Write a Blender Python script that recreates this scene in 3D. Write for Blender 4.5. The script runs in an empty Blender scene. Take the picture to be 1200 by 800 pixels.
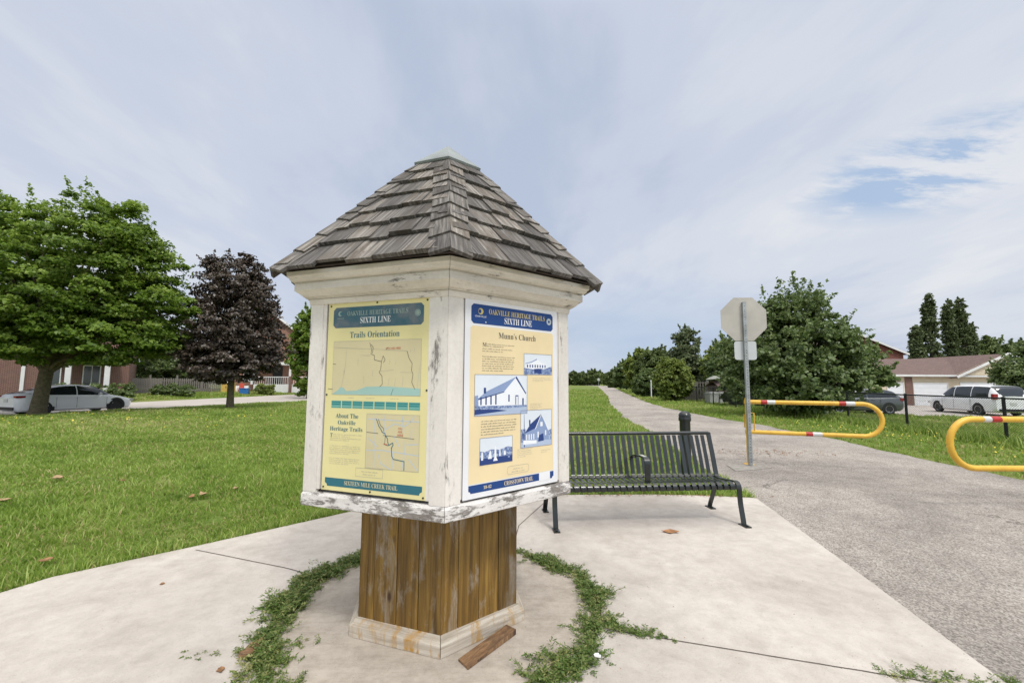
import bpy, bmesh, math, random
import numpy as np
from mathutils import Vector, Matrix
random.seed(7); rng = np.random.default_rng(7)
S = bpy.context.scene; COL = S.collection
R = math.radians
# ------------------------------------------------------------------ camera
F_, TH, ROLL, EYE = 506.7, .0902, -.0053, 1.5
cam = bpy.data.cameras.new('camera'); cam.lens = F_/1200*36; cam.sensor_width = 36; cam.clip_end = 4000; cam.clip_start = .05
co = bpy.data.objects.new('camera', cam); COL.objects.link(co); S.camera = co
co.location = (0, 0, EYE)
co.rotation_euler = (Matrix.Rotation(R(90)+TH, 3, 'X') @ Matrix.Rotation(-ROLL, 3, 'Z')).to_euler()

def at(px, py, z=0, dep=None):      # surveying helper: sight line -> real position on level z, or at depth dep
    dx, dy = px-600, py-400
    c, s = math.cos(-ROLL), math.sin(-ROLL)
    u = (dx*c-dy*s)/F_; v = -(dx*s+dy*c)/F_
    Y = math.cos(TH)-v*math.sin(TH); Z = math.sin(TH)+v*math.cos(TH)
    t = (z-EYE)/Z if dep is None else dep/Y
    return (u*t, Y*t, EYE+Z*t)

# ------------------------------------------------------------------ objects
def tag(o, label=None, cat=None, group=None, kind=None):
    if label: o['label'] = label
    if cat: o['category'] = cat
    if group: o['group'] = group
    if kind: o['kind'] = kind
    return o
def empty(name, label, cat, loc=(0,0,0), rz=0, group=None):
    o = bpy.data.objects.new(name, None); COL.objects.link(o); o.empty_display_size = .1
    o.location = loc; o.rotation_euler = (0,0,rz)
    return tag(o, label, cat, group)
def copy_tree(o, parent=None):
    c = o.copy(); COL.objects.link(c)
    if parent: c.parent = parent
    for ch in list(o.children): copy_tree(ch, c)
    return c

class MB:
    """collects faces with uv (metres, v along the grain) and a random value per piece"""
    def __init__(s): s.v=[]; s.f=[]; s.uv=[]; s.r=[]; s.m=[]
    def face(s, pts, uv=None, r=0., m=0):
        i=len(s.v); s.v += [tuple(p) for p in pts]; s.f.append(tuple(range(i,i+len(pts))))
        if uv is None:
            p=[Vector(q) for q in pts]; n=(p[1]-p[0]).cross(p[2]-p[0])
            if n.length<1e-12: n=Vector((0,0,1))
            n.normalize()
            a = Vector((0,0,1)) if abs(n.z)<.9 else Vector((0,1,0))
            t=a.cross(n).normalized(); b=n.cross(t)
            uv=[(q.dot(t),q.dot(b)) for q in p]
        s.uv += list(uv); s.r.append(r); s.m.append(m)
    def box(s, c, size, rot=None, r=None, m=0, grain=2, taper=0):
        """box centred on c; grain = local axis of the wood grain"""
        if r is None: r=random.random()
        hx,hy,hz=[q/2 for q in size]; M=rot if rot is not None else Matrix.Identity(3); c=Vector(c)
        P={}
        for i in (-1,1):
            for j in (-1,1):
                for k in (-1,1):
                    tx=1-taper if k>0 else 1
                    P[i,j,k]=Vector((i*hx*tx,j*hy*tx,k*hz))
        fs=[((-1,-1,-1),(-1,1,-1),(1,1,-1),(1,-1,-1)),((-1,-1,1),(1,-1,1),(1,1,1),(-1,1,1)),
            ((-1,-1,-1),(1,-1,-1),(1,-1,1),(-1,-1,1)),((1,1,-1),(-1,1,-1),(-1,1,1),(1,1,1)),
            ((-1,1,-1),(-1,-1,-1),(-1,-1,1),(-1,1,1)),((1,-1,-1),(1,1,-1),(1,1,1),(1,-1,1))]
        off=r*37.
        for q,f in enumerate(fs):
            n=q//2 # 0:z 1:y 2:x normal
            n={0:2,1:1,2:0}[n]
            ax=[a for a in (0,1,2) if a!=n]
            if grain in ax: va=grain; ua=[a for a in ax if a!=grain][0]
            else: ua,va=ax
            s.face([c+M@P[k] for k in f],[(P[k][ua]+off+n*.7,P[k][va]+off*.37) for k in f],r,m)
    def tube(s, pts, rad, n=10, r=0, m=0, caps=True, rads=None):
        pts=[Vector(p) for p in pts]; N=len(pts); rings=[]
        up=None
        for i,p in enumerate(pts):
            d=(pts[min(i+1,N-1)]-pts[max(i-1,0)]).normalized()
            if up is None:
                a=Vector((0,0,1)) if abs(d.z)<.9 else Vector((1,0,0)); up=d.cross(a).normalized()
            else:
                up=(up-d*up.dot(d)).normalized()
            b=d.cross(up); rr=rads[i] if rads else rad
            rings.append([p+(up*math.cos(2*math.pi*k/n)+b*math.sin(2*math.pi*k/n))*rr for k in range(n)])
        L=0
        for i in range(N-1):
            l=(pts[i+1]-pts[i]).length
            for k in range(n):
                k2=(k+1)%n; rr=rads[i] if rads else rad
                u0,u1=2*math.pi*rr*k/n,2*math.pi*rr*(k+1)/n
                s.face([rings[i][k],rings[i][k2],rings[i+1][k2],rings[i+1][k]],[(u0,L),(u1,L),(u1,L+l),(u0,L+l)],r,m)
            L+=l
        if caps:
            s.face(rings[0][::-1],r=r,m=m); s.face(rings[-1],r=r,m=m)
    def strip(s, path, ax, w, th, r=0, m=0):
        """flat bar: path of points, width w along unit vector ax, thickness th"""
        path=[Vector(p) for p in path]; ax=Vector(ax); N=len(path); sec=[]
        for i,p in enumerate(path):
            d=(path[min(i+1,N-1)]-path[max(i-1,0)]).normalized(); n=d.cross(ax).normalized()
            sec.append([p-ax*w/2-n*th/2,p+ax*w/2-n*th/2,p+ax*w/2+n*th/2,p-ax*w/2+n*th/2])
        for i in range(N-1):
            for k in range(4):
                k2=(k+1)%4; s.face([sec[i][k],sec[i+1][k],sec[i+1][k2],sec[i][k2]],r=r,m=m)
        s.face(sec[0],r=r,m=m); s.face(sec[-1][::-1],r=r,m=m)
    def lathe(s, prof, c=(0,0,0), n=20, axis=None, r=0, m=0):
        c=Vector(c); M=axis if axis is not None else Matrix.Identity(3)
        for i in range(len(prof)-1):
            (r0,z0),(r1,z1)=prof[i],prof[i+1]
            for k in range(n):
                a,b=2*math.pi*k/n,2*math.pi*(k+1)/n
                q=[(r0*math.cos(a),r0*math.sin(a),z0),(r0*math.cos(b),r0*math.sin(b),z0),(r1*math.cos(b),r1*math.sin(b),z1),(r1*math.cos(a),r1*math.sin(a),z1)]
                if r0<1e-6: q=[q[0],q[2],q[3]]
                elif r1<1e-6: q=q[:3]
                s.face([c+M@Vector(p) for p in q],r=r,m=m)
    def prism(s, poly, z0, z1, M=None, r=0, m=0):
        T=(lambda p:M@Vector(p)) if M is not None else Vector
        n=len(poly); s.face([T((x,y,z1)) for x,y in poly],r=r,m=m); s.face([T((x,y,z0)) for x,y in poly[::-1]],r=r,m=m)
        for i in range(n):
            a,b=poly[i],poly[(i+1)%n]; s.face([T((a[0],a[1],z0)),T((b[0],b[1],z0)),T((b[0],b[1],z1)),T((a[0],a[1],z1))],r=r,m=m)
    def build(s, name, mats, parent=None, smooth=False, merge=False):
        me=bpy.data.meshes.new(name); me.from_pydata(s.v,[],s.f)
        uv=me.uv_layers.new(name='UVMap'); uv.data.foreach_set('uv',np.array(s.uv,dtype=np.float32).ravel())
        at_=me.attributes.new('rnd','FLOAT','FACE'); at_.data.foreach_set('value',np.array(s.r,dtype=np.float32))
        if not isinstance(mats,(list,tuple)): mats=[mats]
        for m in mats: me.materials.append(m)
        if any(s.m): me.polygons.foreach_set('material_index',s.m)
        if merge or smooth:
            bm=bmesh.new(); bm.from_mesh(me); bmesh.ops.remove_doubles(bm,verts=bm.verts,dist=1e-5)
            if smooth:
                for f in bm.faces: f.smooth=True
                lim=R(40)
                for e in bm.edges:
                    if len(e.link_faces)!=2 or e.calc_face_angle(0)>lim: e.smooth=False
            bm.to_mesh(me); bm.free()
        o=bpy.data.objects.new(name,me); COL.objects.link(o)
        if parent: o.parent=parent
        return o
def build_split(mb,name,mats,parent=None,smooth=False):
    """every connected piece of the collected faces becomes an object of its own"""
    par={}
    def fd(a):
        while par[a]!=a: par[a]=par[par[a]]; a=par[a]
        return a
    key=lambda p:(round(p[0],5),round(p[1],5),round(p[2],5))
    for f in mb.f:
        ks=[key(mb.v[i]) for i in f]
        for k in ks: par.setdefault(k,k)
        for k in ks[1:]:
            a,b=fd(ks[0]),fd(k)
            if a!=b: par[b]=a
    grp={}; li=0
    for fi,f in enumerate(mb.f):
        g=grp.setdefault(fd(key(mb.v[f[0]])),MB()); g.face([mb.v[i] for i in f],mb.uv[li:li+len(f)],mb.r[fi],mb.m[fi]); li+=len(f)
    return [g.build(name,mats,parent,smooth) for g in grp.values()]
def fast_mesh(name, V, faces_n, mat, parent=None, rnd=None, idx=None):
    """V (n*k,3) array, every face has k consecutive vertices (or idx array of shape (n,k))"""
    k=faces_n; me=bpy.data.meshes.new(name); V=np.asarray(V,dtype=np.float32)
    if idx is None: idx=np.arange(len(V),dtype=np.int32).reshape(-1,k)
    n=len(idx); me.vertices.add(len(V)); me.vertices.foreach_set('co',V.ravel())
    me.loops.add(n*k); me.loops.foreach_set('vertex_index',idx.astype(np.int32).ravel())
    me.polygons.add(n); me.polygons.foreach_set('loop_start',(np.arange(n)*k).astype(np.int32))
    me.update(calc_edges=True)
    if rnd is not None:
        a=me.attributes.new('rnd','FLOAT','FACE'); a.data.foreach_set('value',np.asarray(rnd,dtype=np.float32))
    for m in (mat if isinstance(mat,(list,tuple)) else [mat]): me.materials.append(m)
    o=bpy.data.objects.new(name,me); COL.objects.link(o)
    if parent: o.parent=parent
    return o

# ------------------------------------------------------------------ materials
class NT:
    def __init__(s,name):
        s.mat=bpy.data.materials.new(name); s.mat.use_nodes=True; s.t=s.mat.node_tree; s.b=s.t.nodes['Principled BSDF']
        s.out=s.t.nodes['Material Output']
    def n(s,typ,**kw):
        x=s.t.nodes.new('ShaderNode'+typ)
        for k,v in kw.items():
            if k[0]=='_': x.inputs[k[1:].replace('_',' ')].default_value=v
            else: setattr(x,k,v)
        return x
    def l(s,a,b): s.t.links.new(a,b)
    def coord(s,kind='Object',scale=(1,1,1)):
        tc=s.n('TexCoord'); mp=s.n('Mapping'); mp.inputs['Scale'].default_value=scale; s.l(tc.outputs[kind],mp.inputs[0]); return mp.outputs[0]
    def noise(s,vec,scale,detail=4,rough=.55,dist=0,out=0):
        x=s.n('TexNoise'); x.inputs['Scale'].default_value=scale; x.inputs['Detail'].default_value=detail; x.inputs['Roughness'].default_value=rough; x.inputs['Distortion'].default_value=dist
        if vec is not None: s.l(vec,x.inputs['Vector'])
        return x.outputs[out]
    def ramp(s,fac,stops,interp='LINEAR'):
        x=s.n('ValToRGB'); cr=x.color_ramp; cr.interpolation=interp
        while len(cr.elements)<len(stops): cr.elements.new(.5)
        for e,(p,c) in zip(cr.elements,stops):
            e.position=p; e.color=(*c,1) if hasattr(c,'__len__') else (c,c,c,1)
        s.l(fac,x.inputs[0]); return x.outputs[0]
    def mix(s,fac,a,b,mode='MIX'):
        x=s.n('Mix',data_type='RGBA',blend_type=mode)
        for v,i in ((fac,0),(a,6),(b,7)):
            if hasattr(v,'links'): s.l(v,x.inputs[i])
            else: x.inputs[i].default_value=(*v,1) if hasattr(v,'__len__') else v
        return x.outputs[2]
    def math(s,op,a,b=None,clamp=False):
        x=s.n('Math',operation=op,use_clamp=clamp)
        for v,i in ((a,0),(b,1)):
            if v is None: continue
            if hasattr(v,'links'): s.l(v,x.inputs[i])
            else: x.inputs[i].default_value=v
        return x.outputs[0]
    def attr(s,name='rnd'): return s.n('Attribute',attribute_name=name).outputs['Fac']
    def bump(s,h,strength=.3,dist=.01):
        x=s.n('Bump'); x.inputs['Strength'].default_value=strength; x.inputs['Distance'].default_value=dist; s.l(h,x.inputs['Height']); s.l(x.outputs[0],s.b.inputs['Normal'])
    def base(s,c):
        if hasattr(c,'links'): s.l(c,s.b.inputs['Base Color'])
        else: s.b.inputs['Base Color'].default_value=(*c,1)
    def rough(s,v):
        if hasattr(v,'links'): s.l(v,s.b.inputs['Roughness'])
        else: s.b.inputs['Roughness'].default_value=v
def sr(r,g,b): # sRGB 0-255 -> linear
    f=lambda x:(x/255)/12.92 if x<=10 else ((x/255+.055)/1.055)**2.4
    return (f(r),f(g),f(b))
M={}
def plain(name,c,rough=.6,metal=0,var=.12,scale=6,bump=0,spec=.5,coat=0):
    t=NT(name); v=t.coord('Object'); n=t.noise(v,scale,5,.6)
    c2=tuple(x*(1-var) for x in c); c3=tuple(min(1,x*(1+var)) for x in c)
    t.base(t.ramp(n,[(.3,c2),(.7,c3)])); t.rough(rough); t.b.inputs['Metallic'].default_value=metal
    t.b.inputs['Specular IOR Level'].default_value=spec; t.b.inputs['Coat Weight'].default_value=coat
    if bump: t.bump(t.noise(v,scale*8,4,.6),bump,.005)
    M[name]=t.mat; return t.mat

def mat_grass_ground():
    t=NT('grass_ground'); v=t.coord('Object')
    big=t.noise(v,.22,4,.6,.4); mid=t.noise(v,1.1,5,.65,.3); fine=t.noise(v,14,5,.75); xf=t.noise(v,70,3,.8)
    g=t.ramp(fine,[(.25,(.05,.078,.014)),(.5,(.12,.18,.03)),(.78,(.22,.29,.06))])
    dry=t.ramp(fine,[(.25,(.13,.13,.04)),(.5,(.24,.235,.075)),(.78,(.36,.34,.13))])
    m=t.ramp(t.math('ADD',t.math('MULTIPLY',big,.55),t.math('MULTIPLY',mid,.5)),[(.47,0.0),(.66,.75)])
    c=t.mix(m,g,dry); c=t.mix(.35,c,t.ramp(xf,[(.3,(.45,.45,.45)),(.7,(1.5,1.5,1.5))]),'MULTIPLY')
    t.base(c); t.rough(.9); t.b.inputs['Specular IOR Level'].default_value=.2
    t.bump(t.math('ADD',fine,t.math('MULTIPLY',xf,.5)),.7,.03); return t.mat
M['grass_ground']=mat_grass_ground()
def mat_leaf(name, dark, mid, light, trans=.35, scale=.5, rough=.5, spec=.35):
    t=NT(name); r=t.attr('rnd'); v=t.coord('Object'); n=t.noise(v,scale,3,.6)
    f=t.math('ADD',t.math('MULTIPLY',r,.75),t.math('MULTIPLY',n,.35))
    c=t.ramp(f,[(.12,dark),(.5,mid),(.92,light)]); t.base(c); t.rough(rough); t.b.inputs['Specular IOR Level'].default_value=spec
    tr=t.n('BsdfTranslucent'); t.l(c,tr.inputs[0]); mx=t.n('MixShader'); mx.inputs[0].default_value=trans
    t.l(t.b.outputs[0],mx.inputs[1]); t.l(tr.outputs[0],mx.inputs[2]); t.l(mx.outputs[0],t.out.inputs[0]); M[name]=t.mat; return t.mat
mat_leaf('blade',(.10,.18,.026),(.26,.38,.058),(.52,.59,.19),.40,1.3)
mat_leaf('dry_blade',(.26,.22,.08),(.42,.37,.15),(.55,.49,.25),.25,.5)
mat_leaf('maple_leaf',(.06,.11,.012),(.15,.25,.028),(.36,.46,.09),.45,.4,.42,.4)
mat_leaf('purple_leaf',(.034,.024,.015),(.080,.058,.042),(.17,.136,.108),.18,.5,.4,.6)
mat_leaf('dark_leaf',(.05,.085,.020),(.125,.185,.052),(.28,.35,.14),.38,.5,.38,.55)
mat_leaf('light_leaf',(.10,.14,.026),(.21,.27,.055),(.34,.40,.12),.38,.5)
mat_leaf('far_leaf',(.065,.095,.03),(.13,.18,.055),(.22,.27,.10),.35,.3)
mat_leaf('spruce_leaf',(.055,.08,.035),(.12,.155,.065),(.22,.26,.13),.32,.4)
mat_leaf('weed_leaf',(.05,.10,.018),(.13,.21,.042),(.36,.36,.14),.28,1.)
plain('bark',(.12,.10,.055),.9,scale=9,var=.45,bump=.6); plain('dark_bark',(.07,.055,.045),.9,scale=9,var=.4,bump=.6)
def mat_concrete(name,base,dark,scr=(1,1,1),stain=.32):
    t=NT(name); v=t.coord('Object'); n1=t.noise(v,1.1,6,.62,.4); n2=t.noise(v,9,6,.7); n3=t.noise(v,120,3,.7)
    vs=t.coord('Object',scr); n4=t.noise(vs,3.5,6,.7,.6)
    c=t.ramp(n1,[(.3,dark),(.62,base)]); c=t.mix(stain,c,t.ramp(n2,[(.3,(.62,.59,.56)),(.6,(1.08,1.08,1.08))]),'MULTIPLY')
    c=t.mix(.28,c,t.ramp(n4,[(.35,(.68,.65,.6)),(.55,(1.08,1.08,1.08))]),'MULTIPLY')
    c=t.mix(.5,c,t.ramp(n3,[(.28,(.55,.53,.5)),(.42,(1,1,1)),(.75,(1.1,1.1,1.1))]),'MULTIPLY')
    vo=t.n('TexVoronoi'); vo.inputs['Scale'].default_value=16; t.l(v,vo.inputs['Vector'])
    sp=t.ramp(vo.outputs['Distance'],[(.03,.35),(.07,1)]); sel=t.ramp(t.noise(v,2.3,3),[(.52,0.),(.62,1.)])
    c=t.mix(sel,c,t.mix(1,c,sp,'MULTIPLY'))
    t.base(c); t.rough(.88); t.bump(t.math('ADD',n3,t.math('MULTIPLY',n2,1.2)),.28,.006); M[name]=t.mat
mat_concrete('slab_concrete',(.54,.495,.445),(.43,.385,.34))
mat_concrete('inner_concrete',(.49,.435,.365),(.40,.35,.29),(1,7,1),.6)
def mat_asphalt():
    t=NT('worn_asphalt'); v=t.coord('Object')
    vo=t.n('TexVoronoi'); vo.inputs['Scale'].default_value=95; vo.inputs['Randomness'].default_value=1; t.l(v,vo.inputs['Vector'])
    n1=t.noise(v,.5,5,.6,.6); n2=t.noise(v,3.2,6,.7,.3); n3=t.noise(v,180,3,.7); nm=t.noise(v,26,5,.8)
    st=t.ramp(vo.outputs['Color'],[(.15,(.20,.18,.16)),(.5,(.35,.32,.285)),(.85,(.50,.46,.41))])
    c=t.mix(.5,st,t.ramp(n1,[(.35,(.62,.60,.59)),(.62,(1.3,1.27,1.24))]),'MULTIPLY')
    c=t.mix(.55,c,t.ramp(n2,[(.3,(.72,.69,.67)),(.62,(1.2,1.2,1.2))]),'MULTIPLY')
    c=t.mix(.7,c,t.ramp(nm,[(.3,(.78,.77,.76)),(.6,(1.1,1.1,1.1))]),'MULTIPLY')
    cr=t.n('TexVoronoi',feature='DISTANCE_TO_EDGE'); cr.inputs['Scale'].default_value=.42; wv=t.n('Mapping'); t.l(t.noise(v,3.,6,.75,0,1),wv.inputs[0])
    ad=t.n('VectorMath',operation='ADD'); mu=t.n('VectorMath',operation='SCALE'); mu.inputs['Scale'].default_value=.5
    t.l(wv.outputs[0],mu.inputs[0]); t.l(mu.outputs[0],ad.inputs[0]); t.l(v,ad.inputs[1]); t.l(ad.outputs[0],cr.inputs['Vector'])
    c=t.mix(t.ramp(t.noise(v,.35,2),[(.52,0),(.6,.8)]),c,t.mix(1,c,t.ramp(cr.outputs['Distance'],[(.003,.3),(.008,1)]),'MULTIPLY'))
    t.base(c); t.rough(.9); t.bump(t.math('ADD',vo.outputs['Distance'],n3),.75,.012); M['worn_asphalt']=t.mat
mat_asphalt()
plain('street_concrete',(.44,.40,.36),.9,scale=.6,var=.1); plain('soil',(.13,.095,.06),.95,scale=20,var=.4,bump=.6); plain('joint',(.10,.085,.065),.95,scale=30,var=.5)
def mat_wood(name,cols,scale=(26,26,1.1),rough=.75,blot=None,blotr=(.52,.66),bstr=.5,piece=.35,knots=None):
    t=NT(name); v=t.coord('UV',(scale[0],scale[2],1)); g=t.noise(v,1,7,.68,.5); v2=t.coord('UV',(1,.28,1))
    c=t.ramp(g,[(.28,cols[0]),(.5,cols[1]),(.72,cols[2])])
    if blot:
        b=t.noise(v2,7,6,.72,.6); bm_=t.ramp(b,[(blotr[0],0.),(blotr[1],1.)])
        gg=t.ramp(g,[(.3,.4),(.6,1.)]); c=t.mix(t.math('MULTIPLY',bm_,gg),c,blot)
    if knots:
        vo=t.n('TexVoronoi'); vo.inputs['Scale'].default_value=1; t.l(t.coord('UV',(6,2.6,1)),vo.inputs['Vector'])
        c=t.mix(t.ramp(vo.outputs['Distance'],[(.05,1.),(.11,.0)]),c,knots)
    r=t.attr('rnd'); c=t.mix(min(piece,1.),c,t.ramp(r,[(0,(.5,.5,.52)),(1,(1.4,1.36,1.3))]),'MULTIPLY')
    t.base(c); t.rough(rough); t.bump(g,bstr,.004); M[name]=t.mat; return t
mat_wood('stained_wood',[(.045,.024,.006),(.155,.085,.014),(.29,.175,.034)],(30,30,1.4),.65,(.29,.255,.205),(.53,.66),.45,.6,(.05,.025,.01))
mat_wood('bare_wood',[(.26,.215,.16),(.52,.46,.37),(.70,.65,.56)],(2.2,40,34),.85,(.44,.24,.05),(.50,.60),.4,.2)
mat_wood('shingle_wood',[(.032,.028,.025),(.155,.143,.128),(.40,.375,.345)],(52,52,2.2),.9,(.10,.08,.06),(.50,.62),1.,1.15)
mat_wood('fence_wood',[(.13,.115,.10),(.22,.20,.175),(.30,.27,.24)],(30,30,1.4),.9,(.10,.09,.08),(.5,.7),.3,.3)
mat_wood('chip_wood',[(.10,.05,.025),(.27,.15,.07),(.42,.27,.14)],(60,60,9),.85,(.05,.03,.02),(.45,.6),.5,.2)
def mat_peel(name,amount,aspect=(1,1,1),tint=(1.,.975,.95)):
    t=NT(name); v=t.coord('Object',aspect); v0=t.coord('Object')
    n=t.noise(v,9,10,.78,.15); n2=t.noise(v0,2.2,4,.6); fine=t.noise(v0,50,5,.7)
    m=t.math('ADD',t.math('MULTIPLY',n,.8),t.math('MULTIPLY',n2,.35))
    mask=t.ramp(m,[(amount,0.),(amount+.018,1.)]); edge=t.ramp(m,[(amount-.03,1.),(amount-.004,.72),(amount+.02,1.)])
    dirt=t.ramp(t.noise(v,3,6,.7),[(.3,(.62,.60,.57)),(.65,(.78,.77,.75))])
    paint=t.mix(1,t.mix(1,dirt,tint,'MULTIPLY'),edge,'MULTIPLY')
    wood=t.ramp(t.noise(t.coord('Object',(20,20,60)),1,5,.7),[(.3,(.13,.115,.10)),(.7,(.33,.30,.27))])
    c=t.mix(mask,paint,wood); c=t.mix(.3,c,t.ramp(fine,[(.3,(.75,.73,.7)),(.6,(1.06,1.06,1.06))]),'MULTIPLY')
    t.base(c); t.rough(.6); h=t.math('SUBTRACT',1.,mask); t.bump(t.math('ADD',h,t.math('MULTIPLY',fine,.3)),.5,.003); M[name]=t.mat
mat_peel('white_paint',.655,(1,1,.3),(1.,.96,.905)); mat_peel('peeling_paint',.588,(1,1,3.6)); mat_peel('cornice_paint',.675,(1,1,4.5),(.93,.885,.80))
plain('metal_cap',(.23,.255,.25),.6,.3,scale=5,var=.25); plain('black_metal',(.008,.012,.010),.28,0,var=.3,spec=.6,scale=12,coat=.15)
plain('worn_metal',(.42,.43,.38),.5,0,scale=20)
plain('galvanized',(.36,.38,.38),.5,.7,scale=14,var=.25); plain('sign_back',(.47,.44,.39),.55,.25,scale=3,var=.1); plain('sign_plate',(.56,.58,.58),.5,.2,scale=3,var=.06)
def mat_yellow():
    t=NT('yellow_paint'); v=t.coord('Object'); n=t.noise(v,5,6,.7); f=t.noise(v,32,6,.75)
    c=t.ramp(n,[(.3,(.66,.37,.035)),(.65,(.80,.49,.06))]); c=t.mix(t.ramp(f,[(.61,0),(.645,1)]),c,(.30,.17,.07)); t.base(c); t.rough(.42); M['yellow_paint']=t.mat
mat_yellow()
plain('red_tape',(.42,.025,.02),.4,var=.2,scale=20); plain('white_tape',(.62,.62,.60),.4,var=.1,scale=20)
for nm,c in dict(p_yellow=(.73,.66,.33),p_map=(.62,.55,.33),p_teal=(.035,.15,.19),p_teal_light=(.09,.34,.30),p_lake=(.34,.52,.46),p_gold=(.62,.50,.16),p_white=(.82,.82,.80),
        p_cream=(.79,.65,.39),p_blue=(.018,.060,.21),p_ink=(.05,.055,.06),p_grey=(.42,.40,.33),p_red=(.50,.05,.04),p_board=(.76,.76,.77),p_fade=(.30,.38,.33),
        ph_sky=(.70,.75,.80),ph_light=(.80,.82,.84),ph_mid=(.25,.33,.52),ph_dark=(.03,.06,.20),ph_grnd=(.42,.50,.64),p_road=(.50,.56,.62),p_pale=(.60,.66,.62)).items():
    plain(nm,c,.5,var=.05,scale=3,spec=.25)
def mat_photo_mottle():
    t=NT('ph_mottle'); v=t.coord('Object'); n=t.noise(v,75,5,.75); t.base(t.ramp(n,[(.35,(.03,.06,.2)),(.5,(.16,.23,.42)),(.65,(.55,.62,.74))])); t.rough(.4); M['ph_mottle']=t.mat
mat_photo_mottle()
def mat_banner_teal():
    t=NT('p_banner_faded'); v=t.coord('Object'); n=t.noise(v,6,4,.6,.5); t.base(t.ramp(n,[(.38,(.022,.10,.13)),(.5,(.055,.12,.145)),(.62,(.13,.16,.17))])); t.rough(.22); M['p_banner_faded']=t.mat
mat_banner_teal()
def mat_brick(name,c1,c2,mortar=(.38,.33,.29)):
    t=NT(name); v=t.coord('UV'); b=t.n('TexBrick'); t.l(v,b.inputs['Vector']); b.inputs['Color1'].default_value=(*c1,1); b.inputs['Color2'].default_value=(*c2,1); b.inputs['Mortar'].default_value=(*mortar,1)
    b.inputs['Scale'].default_value=1; b.inputs['Brick Width'].default_value=.22; b.inputs['Row Height'].default_value=.075; b.inputs['Mortar Size'].default_value=.006
    n=t.noise(v,1.5,4,.6); t.base(t.mix(.35,b.outputs[0],t.ramp(n,[(.3,(.7,.7,.7)),(.7,(1.2,1.2,1.2))]),'MULTIPLY')); t.rough(.9); M[name]=t.mat
mat_brick('brown_brick',(.17,.066,.045),(.12,.048,.036)); mat_brick('orange_brick',(.30,.14,.08),(.24,.10,.06)); mat_brick('red_brick',(.22,.075,.052),(.17,.058,.042),(.25,.15,.12))
def mat_roof(name,a,b):
    t=NT(name); v=t.coord('UV'); k=t.n('TexBrick'); t.l(v,k.inputs['Vector']); k.inputs['Color1'].default_value=(*a,1); k.inputs['Color2'].default_value=(*b,1); k.inputs['Mortar'].default_value=(*[x*.5 for x in a],1)
    k.inputs['Scale'].default_value=1; k.inputs['Brick Width'].default_value=.3; k.inputs['Row Height'].default_value=.14; k.inputs['Mortar Size'].default_value=.008; t.base(k.outputs[0]); t.rough(.9); M[name]=t.mat
mat_roof('brown_roof',(.175,.115,.10),(.135,.088,.077)); mat_roof('grey_roof',(.13,.13,.14),(.09,.09,.10))
plain('cream_siding',(.68,.58,.42),.7,scale=2,var=.05); plain('white_trim',(.74,.74,.72),.55,scale=2,var=.06); plain('garage_white',(.80,.82,.84),.5,scale=2,var=.04)
plain('dark_glass',(.018,.022,.026),.08,spec=.7,scale=2); plain('house_glass',(.05,.06,.065),.1,spec=.7,scale=1); plain('car_white',(.88,.885,.90),.3,coat=.5,var=.03,scale=1); plain('car_grey',(.13,.14,.14),.3,.5,coat=.6,var=.05,scale=1)
plain('tyre_rubber',(.018,.018,.018),.8); plain('rim_dark',(.05,.05,.055),.35,.8); plain('rim_silver',(.42,.43,.44),.35,.8); plain('lamp_red',(.30,.015,.02),.2,spec=.7); plain('black_plastic',(.015,.015,.016),.5)
plain('plastic_bin',(.50,.50,.48),.5,var=.08); plain('blue_plastic',(.03,.16,.45),.4); plain('yellow_plastic',(.62,.42,.10),.5); plain('red_plastic',(.50,.07,.04),.5); plain('umbrella_cloth',(.25,.26,.22),.8); plain('brown_shed',(.15,.11,.09),.9,scale=3,var=.2)
plain('leaf_litter',(.27,.14,.06),.8,scale=30,var=.45); plain('pale_litter',(.36,.24,.13),.8,scale=30,var=.3); plain('paper_litter',(.75,.75,.73),.7); plain('wood_frag',(.33,.16,.07),.85,scale=30,var=.5)
plain('flower_yellow',(.70,.55,.05),.6); plain('fence_vinyl',(.016,.019,.018),.55,spec=.3)

# ------------------------------------------------------------------ terrain
def sm(x,a,b):
    t=np.clip((x-a)/(b-a),0,1); return t*t*(3-2*t)
SP=np.array([-22.0,20.2]); SD=np.array([.40,.917])/np.hypot(.40,.917); SN=np.array([-SD[1],SD[0]])
def sdist(x,y): return (x-SP[0])*SN[0]+(y-SP[1])*SN[1]
def H(x,y):
    x=np.asarray(x,float); y=np.asarray(y,float); s=sdist(x,y); fade=1-sm(y,60,95)
    left=(-.17*sm(s,-7,-.4)-.13*sm(s,-.3,.15)+.40*sm(s,9.5,16))*fade*(1-sm(x,-9,-5))
    right=-.42*sm(x,13.5,22)*(1-sm(y,44,60))
    return left+right
def hz(x,y): return float(H(x,y))
xs=np.unique(np.concatenate([np.arange(-60,60.1,1.),np.arange(-200,200.1,20),[-1500,-700,-400,400,700,1500]]))
ys=np.unique(np.concatenate([np.arange(-20,100.1,1.),np.arange(100,400,20),[-300,-100,700,1500]]))
XX,YY=np.meshgrid(xs,ys); ZZ=H(XX,YY); V=np.stack([XX,YY,ZZ],-1).reshape(-1,3); nx=len(xs)
ii=np.arange((len(ys)-1)*(nx-1)); a=(ii//(nx-1))*nx+ii%(nx-1)
g=fast_mesh('ground',V,4,M['grass_ground'],idx=np.stack([a,a+1,a+nx+1,a+nx],1)); tag(g,kind='structure')

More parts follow.
